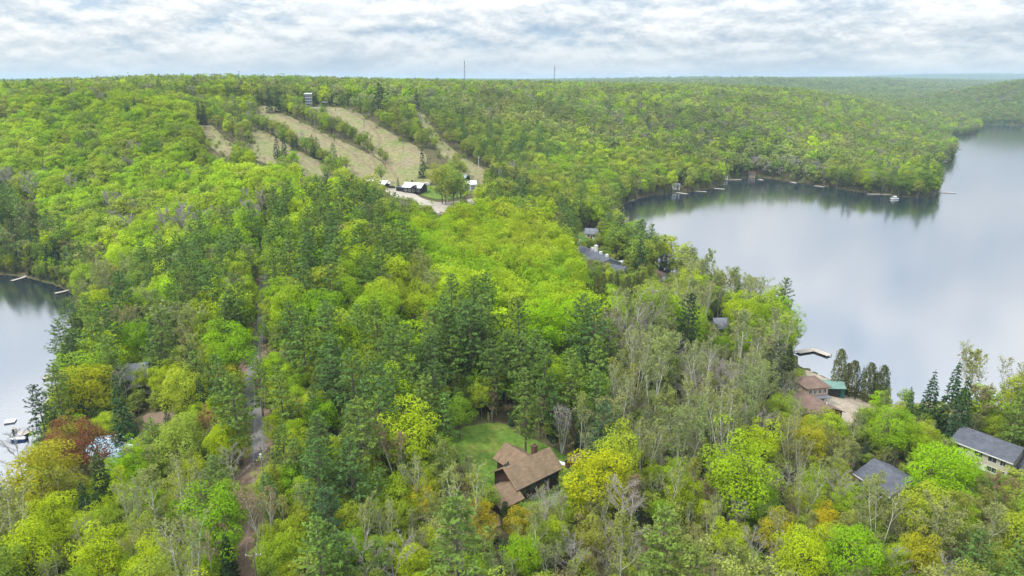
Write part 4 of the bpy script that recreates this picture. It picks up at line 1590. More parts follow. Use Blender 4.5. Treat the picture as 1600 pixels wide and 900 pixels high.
MB().box(L_ / 2 + .003, L_ / 2 + 2.6, -.8, .8, 2.6, 3.6).build('drive_housing', MAT['white'], o)
o, L_ = place('storage_shed', (576, 279), (584, 282), 3.0, 3.2, 'narrow grey roofed shed at the left foot of the ski run', 'shed', Lmin=5)
gable_wall(L_, 3.2, 2.2, 3.0, MAT['grey_wall'], o)
gable_roof(L_, 3.2, 2.2, 3.0, MAT['roof_white'], o, .3, t=.1)
MB().box(-.7, .7, -1.66, -1.603, 0, 1.9).build('door', MAT['dark'], o)
o, L_ = place('rental_hut', (716, 271), (728, 275), 5.4, 7.0, 'dark hut with pale blue roof behind the white garage by the parking lot', 'hut', Lmin=8)
gable_wall(L_, 7, 3.2, 5.4, MAT['dark'], o)
gable_roof(L_, 7, 3.2, 5.4, MAT['roof_blue'], o, .6)
window(o, 'f', L_, 7, 0, 1.1, 2.0, 1.2)
o, L_ = place('white_garage', (726, 282), (741, 283), 5.6, 8.0, 'white maintenance garage beside the parking lot trees', 'garage', Lmin=8.5)
gable_wall(L_, 8, 3.8, 5.6, MAT['white'], o)
gable_roof(L_, 8, 3.8, 5.6, MAT['roof_white'], o, .4)
for u in (-2, 2):
    MB().box(u - 1.5, u + 1.5, -4.06, -4.003, 0, 3.0).build('garage_door', MAT['grey_wall'], o)

# ---- far shore cottages
for A, B, lab, wm, rm in (((1127, 271), (1134, 272), 'small pale cottage between trees on the far lake point', 'white', 'roof_grey'),
                          ((1516, 190), (1524, 190.5), 'white cottage above the narrow far end of the lake', 'white', 'roof_white'),
                          ((1434, 258.5), (1441, 259.5), 'boathouse with white roof on the inlet behind the wooded point', 'tan_wall', 'roof_white'),
                          ((1053, 286), (1060, 287), 'pale cottage deep in the trees left of the far dock', 'white', 'roof_grey'),
                          ((1172, 268.5), (1178, 269), 'tan cottage set behind grey bare trees on the far bay', 'tan_wall', 'roof_brown')):
    o, L_ = place('boathouse' if 'boathouse' in lab else 'shore_cottage', A, B, 4.4, 6.0, lab, 'boathouse' if 'boathouse' in lab else 'cottage', None, 6)
    gable_wall(L_, 6, 2.8, 4.4, MAT[wm], o)
    gable_roof(L_, 6, 2.8, 4.4, MAT[rm], o, .4)
    window(o, 'f', L_, 6, -1.4, 1, 1.2, 1.1)
    window(o, 'f', L_, 6, 1.4, 1, 1.2, 1.1)

# ---- docks
DOCKP = []


def dock(px, label, w=1.8, group=None):
    P = [Vector(at_z(*p, .55)) for p in px]
    cen = P[0]
    o = root('dock', (cen.x, cen.y, 0), 0, label, 'dock', group)
    b, pp = MB(), MB()
    n = 0
    for i in range(len(P) - 1):
        a, c = P[i] - cen, P[i + 1] - cen
        d = (c - a).normalized()
        m = Vector((-d.y, d.x)) * w / 2
        a = a - d * (w / 2 if i else 0)
        L0 = (c - a).length
        k = max(1, min(40, int(L0 / 1.2)))
        for j in range(k):
            s, e = a + d * (L0 * j / k + .03), a + d * (L0 * (j + 1) / k - .03)
            zz = .42 + .02 * i
            b.hexa([(*(s - m), zz), (*(s + m), zz), (*(e + m), zz), (*(e - m), zz)], [(*(s - m), zz + .14), (*(s + m), zz + .14), (*(e + m), zz + .14), (*(e - m), zz + .14)])
        for j in range(0, k + 1, 3):
            s = a + d * min(L0 - .1, L0 * j / k + .1)
            for sg in (-1, 1):
                q = s + m * sg * 1.06
                pp.tube([(q.x, q.y, -1.2), (q.x, q.y, .62)], .09, 6)
    b.build('deck', MAT['wood'], o)
    pp.build('piling', MAT['post'], o)
    return o


dock([(43, 430), (34, 434), (18, 438.5)], 'weathered dock angling out at the far end of the left lake', 1.8)
dock([(109, 452.5), (98, 455.5), (86, 458)], 'weathered dock nearest the dark reflections on the left lake', 1.8)
dock([(92, 584), (66, 590)], 'short grey dock below the pines halfway down the left shore', 3.2)
dock([(47, 672), (30, 680)], 'pale dock with a boat tied beside it on the left lake', 2.2)
dock([(1246, 550), (1271, 546), (1296, 555)], 'wide bent dock reaching into the lake above the peach house', 2.6)
dock([(976, 313), (992, 312.5)], 'small dock at the left end of the far shore', 2.6)
dock([(1056, 300.5), (1074, 303)], 'pale dock below the trees left of the far point', 3)
dock([(1086, 298.5), (1104, 299.5)], 'thin dock right of the pale dock on the far shore', 2.4)
dock([(1116, 294), (1132, 295.5)], 'white dock at the tip of the far wooded point', 3)
dock([(1132, 281.5), (1158, 280.5)], 'long low dock in the back of the far bay', 3)
dock([(1186, 280), (1192, 281.5)], 'short dock by the bare trees of the far bay', 3)
dock([(1236, 284), (1244, 286)], 'short dock where the far bay shore turns', 3)
dock([(1273, 290), (1288, 292)], 'white dock below the middle of the far shore woods', 3)
dock([(1392, 303.5), (1355, 303.2)], 'long white dock lying along the shore near the wooded point', 2.6)
dock([(1462, 299.5), (1493, 301)], 'long dark dock sticking out from the tip of the wooded point', 2.4)
dock([(1470, 252), (1480, 253)], 'pale dock in the inlet behind the wooded point', 4)
dock([(1398, 636), (1420, 629)], 'small pale dock beside the sandy strip on the near right shore', 2.4)

x, y = at_z(16, 658, .3)
o = root('swim_raft', (x, y, 0), R(20), 'square white swim raft floating off the left shore', 'raft')
o.scale = (.85, .85, 1)
for k in range(6):
    MB().box(-1.5 + k * .5 + .02, -1.5 + k * .5 + .48, -1.3, 1.3, .25, .4).build('plank', MAT['white'], o)
MB().box(-1.45, 1.45, -1.2, 1.2, -.2, .24).build('float', MAT['steel'], o)
boat(29, 686, R(190), 3.9, 1.7, MAT['blue'], 'blue and white motorboat beside the dock on the left lake', cover=MAT['white'])
boat(22, 671, R(120), 2.9, 1.2, MAT['white'], 'small white boat with tan deck off the end of the left dock', deck=MAT['wood'])

x, y = at_z(1398, 311, .3)
o = root('pontoon_boat', (x, y, 0), R(15), 'white pontoon boat with canopy moored off the wooded point', 'boat')
for s in (-1, 1):
    MB().tube([(-3.2, s * .9, .05), (2.6, s * .9, .05), (3.3, s * .9, .3)], [.34, .34, .08], 8).build('pontoon', MAT['steel'], o)
MB().box(-3.1, 3.0, -1.25, 1.25, .42, .55).build('deck', MAT['white'], o)
rl = MB()
for s in (-1, 1):
    rl.box(-3.0, 2.9, s * 1.2 - .03, s * 1.2 + .03, .56, 1.3)
rl.box(-3.05, -2.98, -1.17, 1.17, .56, 1.3)
rl.build('railing', MAT['white'], o)
MB().hexa([(-2.2, -1.25, 2.5), (-2.2, 1.25, 2.5), (-2.2, 0, 2.75)], [(1.0, -1.25, 2.5), (1.0, 1.25, 2.5), (1.0, 0, 2.75)]).build('canopy', MAT['white'], o)
cp = MB()
for sx in (-2.1, .9):
    for s in (-1, 1):
        cp.tube([(sx, s * 1.18, 1.2), (sx, s * 1.18, 2.5)], .04, 5)
cp.build('canopy_frame', MAT['steel'], o)

boat(1306, 611, R(-25), 6.0, 2.2, MAT['white'], 'white boat with black cover parked in the sandy yard', z=.5, cover=MAT['dark'])
boat(1316, 605.5, R(-25), 5.4, 2.1, MAT['white'], 'white open boat on a trailer parked nearest the lake in the sandy yard', z=.5)
boat(1324, 616, R(-30), 5.0, 2.0, MAT['dark'], 'dark hulled boat on a trailer at the lower end of the sandy yard', z=.5, cover=MAT['canvas'])


# ---- vehicles
def car(px, py, an, mat, label, h=1.5, L_=4.6):
    x, y = ground(px, py)
    o = root('parked_car', (x, y, H1(x, y) + .32), an, label, 'car', None)
    prof = [(-L_ / 2, .35), (L_ / 2, .35), (L_ / 2, .72), (L_ / 2 - .9, .9), (L_ / 2 - 1.55, h), (-L_ / 2 + .5, h), (-L_ / 2, .95)]
    MB().hexa([(a, -.86, b_) for a, b_ in prof], [(a, .86, b_) for a, b_ in prof]).build('body', mat, o)
    g_ = MB()
    for s in (-1, 1):
        pr = [(-L_ / 2 + .55, .95), (L_ / 2 - 1.15, .95), (L_ / 2 - 1.62, h - .1), (-L_ / 2 + .7, h - .1)]
        g_.hexa([(a, s * .864, b_) for a, b_ in pr], [(a, s * .872, b_) for a, b_ in pr])
    g_.build('window', MAT['glass'], o)
    for sx in (-L_ / 2 + .85, L_ / 2 - .9):
        for s in (-1, 1):
            MB().tube([(sx, s * .68, .33), (sx, s * .9, .33)], .33, 12).build('wheel', MAT['rubber'], o)
    return o


car(641.5, 294.5, R(70), MAT['dark'], 'black vehicle parked in front of the ski lodge', 1.8, 5.0)
car(613, 294.5, R(10), MAT['dark'], 'dark car at the left end of the parking lot', 1.5)
car(667, 290, R(5), MAT['white'], 'white car parked beside the green lawn right of the lodge', 1.5)
car(676, 289.5, R(12), MAT['steel'], 'silver car parked right of the white car by the green lawn', 1.5)


# ---- poles
def lift_pole(px, py, h, mat, label):
    x, y = ground(px, py)
    o = root('lift_pole', (x, y, H1(x, y)), R(-30), label, 'pole', 'lift poles on the ski hill')
    MB().tube([(0, 0, -.8), (0, 0, h)], [.24, .18], 8).build('mast', mat, o)
    MB().box(-1.5, 1.5, -.1, .1, h - .5, h - .28).build('crossarm', mat, o)
    for s in (-1, 1):
        MB().tube([(s * 1.4, -.15, h - .25), (s * 1.4, .15, h - .25)], .2, 8).build('sheave', MAT['dark'], o)


for px, py, h, m, lab in ((524, 174, 6, 'post', 'dark lift pole highest on the wide ski run'), (569, 200, 7.5, 'post', 'dark lift pole halfway up the wide ski run near the trees'),
                          (573, 232, 8.5, 'pale_post', 'pale lift pole in the middle of the wide ski run'), (630, 235, 8, 'post', 'dark lift pole on the wide ski run beside the right tree strip'),
                          (634, 261, 8.5, 'pale_post', 'pale lift pole lowest on the wide ski run'), (659, 193, 8, 'pale_post', 'pale lift pole high on the narrow right run'),
                          (641, 182, 8, 'pale_post', 'pale lift pole at the top of the narrow right run'), (748, 264, 9, 'pale_post', 'pale lift pole at the foot of the narrow right run')):
    lift_pole(px, py, h, MAT[m], lab)


def utility_pole(x, y, h, an, label, transformer=False):
    z = H1(x, y)
    o = root('utility_pole', (x, y, z), an, label, 'utility pole', None)
    MB().tube([(0, 0, -1), (0, 0, h)], [.17, .11], 8).build('mast', MAT['post'], o)
    MB().box(-1.2, 1.2, -.07, .07, h - .9, h - .75).build('crossarm', MAT['post'], o)
    for u in (-1.1, 0.45, 1.1):
        MB().tube([(u, 0, h - .75), (u, 0, h - .5)], .06, 6).build('insulator', MAT['white'], o)
    if transformer:
        MB().tube([(0, -.36, h - 2.3), (0, -.36, h - 1.5)], .22, 10).build('transformer', MAT['concrete'], o)
    c, s = math.cos(an), math.sin(an)
    return [Vector((x + u * c, y + u * s, z + h - .48)) for u in (-1.1, .45, 1.1)] + [Vector((x, y, z + h - 2.6))]


def side_of_road(py, off):
    best = min(range(len(CUT)), key=lambda i: abs(to_px(CUT[i][0], CUT[i][1], H1(*CUT[i]))[1] - py))
    return CUT[best][0] + off, CUT[best][1]


ends = []
for py, off, tr, lab in ((1160, 2.4, False, 'utility pole by the brown track nearest the viewer'), (775, 2.4, True, 'utility pole with white transformer beside the brown track'),
                         (590, 3.2, False, 'utility pole where the grey road bends'), (500, 3.0, False, 'utility pole beside the straight grey road between tall pines'),
                         (420, 3.0, False, 'utility pole far up the straight forest road')):
    x, y = side_of_road(py, off)
    ends.append(utility_pole(x, y, 11.5, R(4), lab, tr))
SPAN = ['the brown track and the transformer pole', 'the transformer pole and the road bend', 'the road bend and the tall pines', 'the tall pines and the far road end']
for seg, (a, b_) in enumerate(zip(ends, ends[1:])):
    for j, (p, q) in enumerate(zip(a, b_)):
        pts = []
        for k in range(13):
            t = k / 12
            v = p.lerp(q, t)
            v.z -= (p - q).length * .022 * 4 * t * (1 - t)
            pts.append(v)
        w = MB().tube(pts, .028, 4).build('power_line', MAT['wire'])
        put(w, ('left outer wire', 'inner wire', 'right outer wire', 'lowest cable')[j] + ' strung over the road between ' + SPAN[seg], 'wire', 'power lines along the forest road')
for px, py, h, lab in ((680, 310, 9, 'single pole at the edge of the lawn by the parking lot'), (713, 317, 9, 'single pole on the far side of the parking lot below the leafy clump')):
    x, y = ground(px, py)
    o = root('light_pole', (x, y, H1(x, y)), 0, lab, 'pole')
    MB().tube([(0, 0, -.5), (0, 0, h)], [.16, .1], 8).build('mast', MAT['pale_post'], o)
    MB().tube([(0, 0, h), (.6, 0, h + .25), (1.5, 0, h + .25)], .06, 6).build('arm', MAT['pale_post'], o)
    MB().box(1.2, 1.8, -.16, .16, h + .12, h + .24).build('lamp_head', MAT['steel'], o)


# ---- radio masts on the skyline
def radio_mast(px, topy, d, label):
    x = (px - 800) / F_PX * d * (to_px(0, d, 90)[2] / d)
    z = H1(x, d)
    h = CAM_Z + ray(px, topy)[1] * d - z
    o = root('radio_mast', (x, d, z), R(20), label, 'radio mast', 'radio masts on the skyline')
    w0, w1 = 1.7, .7
    leg = [Vector((math.cos(a), math.sin(a), 0)) for a in (R(90), R(210), R(330))]
    for l_ in leg:
        MB().tube([l_ * w0, l_ * w1 + Vector((0, 0, h * .86))], .22, 5).build('leg', MAT['steel'], o)
    b = MB()
    n = 14
    for k in range(n):
        z0, z1 = h * .86 * k / n, h * .86 * (k + 1) / n
        r0, r1 = w0 + (w1 - w0) * k / n, w0 + (w1 - w0) * (k + 1) / n
        for i in range(3):
            p, q = leg[i], leg[(i + 1) % 3]
            b.tube([p * r0 + Vector((0, 0, z0)), q * r1 + Vector((0, 0, z1))], .11, 3)
            b.tube([p * r1 + Vector((0, 0, z1)), q * r1 + Vector((0, 0, z1))], .09, 3)
    b.build('bracing', MAT['steel'], o)
    for k, zz in enumerate((.62, .74, .83)):
        d_ = MB()
        for i in range(3):
            p = leg[i] * 1.5
            d_.box(p.x - .3, p.x + .3, p.y - .3, p.y + .3, h * zz - 1.3, h * zz + 1.3)
        d_.build('antenna', MAT['white'], o)
    MB().tube([(0, 0, h * .8), (0, 0, h)], [.2, .08], 6).build('spire', MAT['steel'], o)


radio_mast(726, 88, 1330, 'taller lattice radio mast on the wooded skyline')
radio_mast(866, 98, 1400, 'shorter lattice radio mast further right on the wooded skyline')
print('DIMS', DIMS)

# ================================================================== THE FOREST
# leaf tints are real-world albedos; several shades for each kind
PAL = {
    'maple': [(.35, .48, .018), (.27, .43, .016), (.39, .49, .022), (.24, .38, .022), (.35, .42, .035)],
    'maple_soft': [(.22, .315, .038), (.26, .335, .048), (.29, .32, .055), (.18, .27, .04), (.31, .37, .055)],
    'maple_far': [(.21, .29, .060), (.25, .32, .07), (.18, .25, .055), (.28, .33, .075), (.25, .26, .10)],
    'yellow': [(.46, .40, .018), (.40, .38, .02)],
    'pine': [(.120, .205, .040), (.140, .225, .044), (.160, .235, .040), (.095, .170, .045)],
    'spruce': [(.040, .080, .034), (.05, .095, .036)],
    'cedar': [(.115, .135, .038), (.13, .145, .042), (.10, .125, .038)],
    'birch': [(.31, .35, .11), (.34, .365, .10), (.27, .31, .11), (.30, .34, .08)],
    'budding': [(.29, .335, .11), (.31, .33, .11), (.25, .30, .10), (.32, .37, .08), (.30, .27, .12)],
    'bare': [(.29, .26, .235), (.26, .235, .215), (.27, .24, .20)],
    'red': [(.20, .062, .030)],
}
# how the woods are mixed, as areas of the photograph carried to the trees that stand there
MIX = [
    ([(0, 300), (60, 330), (150, 420), (118, 462), (60, 440), (0, 430)], dict(cedar=.35, pine=.15, spruce=.15, budding=.25, maple=.1)),
    ([(118, 400), (190, 400), (230, 470), (130, 480)], dict(cedar=.25, budding=.45, maple=.2, pine=.1)),
    ([(60, 500), (240, 500), (330, 560), (350, 680), (230, 660), (80, 690), (20, 690)], dict(pine=.42, maple=.22, cedar=.12, spruce=.08, budding=.16)),
    ([(230, 430), (330, 380), (420, 360), (420, 640), (350, 680), (240, 520)], dict(pine=.52, maple=.28, budding=.14, bare=.06)),
    ([(412, 330), (580, 320), (640, 400), (600, 440), (440, 470), (412, 470)], dict(pine=.55, maple=.32, budding=.10, bare=.03)),
    ([(470, 440), (600, 430), (610, 520), (470, 530)], dict(maple=.72, pine=.2, budding=.08)),
    ([(590, 390), (640, 380), (700, 440), (690, 500), (600, 510)], dict(maple=.45, budding=.35, pine=.2)),
    ([(640, 330), (860, 335), (912, 420), (912, 500), (890, 530), (800, 520), (690, 480), (640, 400)], dict(maple=.86, maple_soft=.08, budding=.06)),
    ([(700, 480), (880, 510), (950, 540), (960, 640), (850, 690), (700, 660), (560, 720), (420, 680), (412, 470), (600, 520)], dict(pine=.64, maple=.20, budding=.12, bare=.04)),
    ([(880, 420), (1010, 420), (1000, 500), (900, 530)], dict(cedar=.75, maple=.15, budding=.1)),
    ([(1000, 420), (1120, 420), (1240, 520), (1250, 560), (1040, 520)], dict(maple=.3, birch=.35, budding=.2, spruce=.15)),
    ([(850, 540), (1040, 500), (1260, 560), (1260, 640), (1000, 700), (860, 640)], dict(birch=.42, bare=.17, budding=.31, pine=.1)),
    ([(450, 590), (700, 620), (700, 700), (560, 900), (430, 900), (400, 700)], dict(pine=.5, maple=.18, birch=.2, budding=.12)),
    ([(560, 700), (800, 700), (860, 900), (560, 900)], dict(pine=.18, birch=.4, maple=.22, budding=.2)),
    ([(860, 640), (1250, 640), (1300, 900), (860, 900)], dict(birch=.34, bare=.16, budding=.28, maple=.22)),
    ([(1230, 560), (1600, 560), (1600, 900), (1290, 900)], dict(maple=.3, budding=.42, birch=.16, bare=.06, spruce=.06)),
    ([(0, 640), (390, 640), (390, 900), (0, 900)], dict(maple=.34, birch=.32, budding=.24, pine=.1)),
    # mid distance
    ([(0, 270), (150, 250), (400, 300), (430, 360), (230, 430), (150, 420)], dict(maple=.62, maple_soft=.18, bare=.1, budding=.08, pine=.02)),
    ([(860, 240), (1140, 230), (1140, 300), (960, 330), (870, 330)], dict(maple_soft=.45, maple=.2, cedar=.16, pine=.06, budding=.08, bare=.05)),
    ([(1130, 235), (1300, 255), (1300, 292), (1140, 282)], dict(bare=.32, cedar=.25, maple_soft=.4, pine=.03)),
    ([(650, 150), (900, 160), (900, 250), (800, 270), (700, 240)], dict(maple_soft=.62, pine=.25, budding=.08, bare=.05)),
    ([(0, 180), (620, 300), (560, 340), (300, 310), (0, 300)], dict(maple=.62, maple_soft=.2, budding=.07, bare=.05, pine=.06)),
    ([(0, 160), (300, 160), (330, 220), (560, 290), (600, 330), (0, 330)], dict(maple=.60, maple_soft=.2, budding=.07, bare=.05, pine=.08)),
]
DEFAULT_MIX = dict(maple_soft=.50, maple=.16, budding=.08, bare=.07, pine=.19)
SPACE = {'maple': 1.0, 'pine': 1.0, 'birch': .95}

FREE = [RUN[k] for k in RUN] + [PARK, GREEN, LAWN, BEACH, BEACH2, LODGE_Y, BARE1, SHORE_H, EAST_Y]
FREE_PAD = [.3] * len(RUN) + [2, 2, 2.0, 2.5, 2, 2, 1, 1, 2]
trees = dict(x=[], y=[], kind=[], s=[], tint=[], rot=[], hero=[])
HOUSE_BLOCK += [(*ground(1286, 586), 7.0), (*ground(1262, 572), 5.0)]
BLOCK = list(HOUSE_BLOCK)
HERO_PTS = []


def pick_tint(kind, r=None):
    p = PAL[kind]
    a = np.array(p[rng.integers(len(p))])
    b = np.array(p[rng.integers(len(p))])
    t = rng.uniform(0, 1)
    return tuple((a * t + b * (1 - t)) * rng.uniform(.86, 1.14) * rng.uniform(.96, 1.04, 3))


BASEK = {'maple_soft': 'maple', 'maple_far': 'maple', 'yellow': 'budding', 'red': 'budding'}
HGT = {'maple': 16, 'pine': 21, 'spruce': 16, 'cedar': 13, 'birch': 17, 'budding': 15, 'bare': 15}
RAD = {'maple': 4.4, 'pine': 3.9, 'spruce': 2.5, 'cedar': 1.9, 'birch': 3.6, 'budding': 4.4, 'bare': 4.4}


def add_tree(x, y, kind, s, tint=None, hero=''):
    trees['x'].append(float(x))
    trees['y'].append(float(y))
    trees['kind'].append(BASEK.get(kind, kind))
    trees['s'].append(float(s))
    trees['tint'].append(tint or pick_tint(kind))
    trees['rot'].append(float(rng.uniform(0, 6.283)))
    trees['hero'].append(hero)


def hero(px, py, kind, wpx=None, tint=None, note='', s=None):
    """a tree of the photograph whose crown centre is at a pixel; wpx = width of its crown in photograph pixels"""
    b = BASEK.get(kind, kind)
    cf = {'maple': .6, 'pine': .62, 'spruce': .45, 'cedar': .5, 'birch': .68, 'budding': .64, 'bare': .66}[b]
    sc = s or 1.0
    for _ in range(3):
        x, y = ground(px, py, HGT[b] * cf * sc)
        if wpx and not s:
            dep = to_px(x, y, 12)[2]
            sc = min(1.5, max(.45, wpx / F_PX * dep / 2 / RAD[b])) * (.72 if b == 'cedar' else 1)
    add_tree(x, y, kind, sc, tint, note or ' ')
    BLOCK.append((x, y, RAD[b] * sc * .9))
    r_ = RAD[b] * sc / to_px(x, y, 12)[2] * F_PX
    if b == 'maple' or note:
        HERO_PTS.append((np.array([(px, py), (px - .5 * r_, py), (px + .5 * r_, py), (px, py - .6 * r_), (px, py + .5 * r_)]), y))


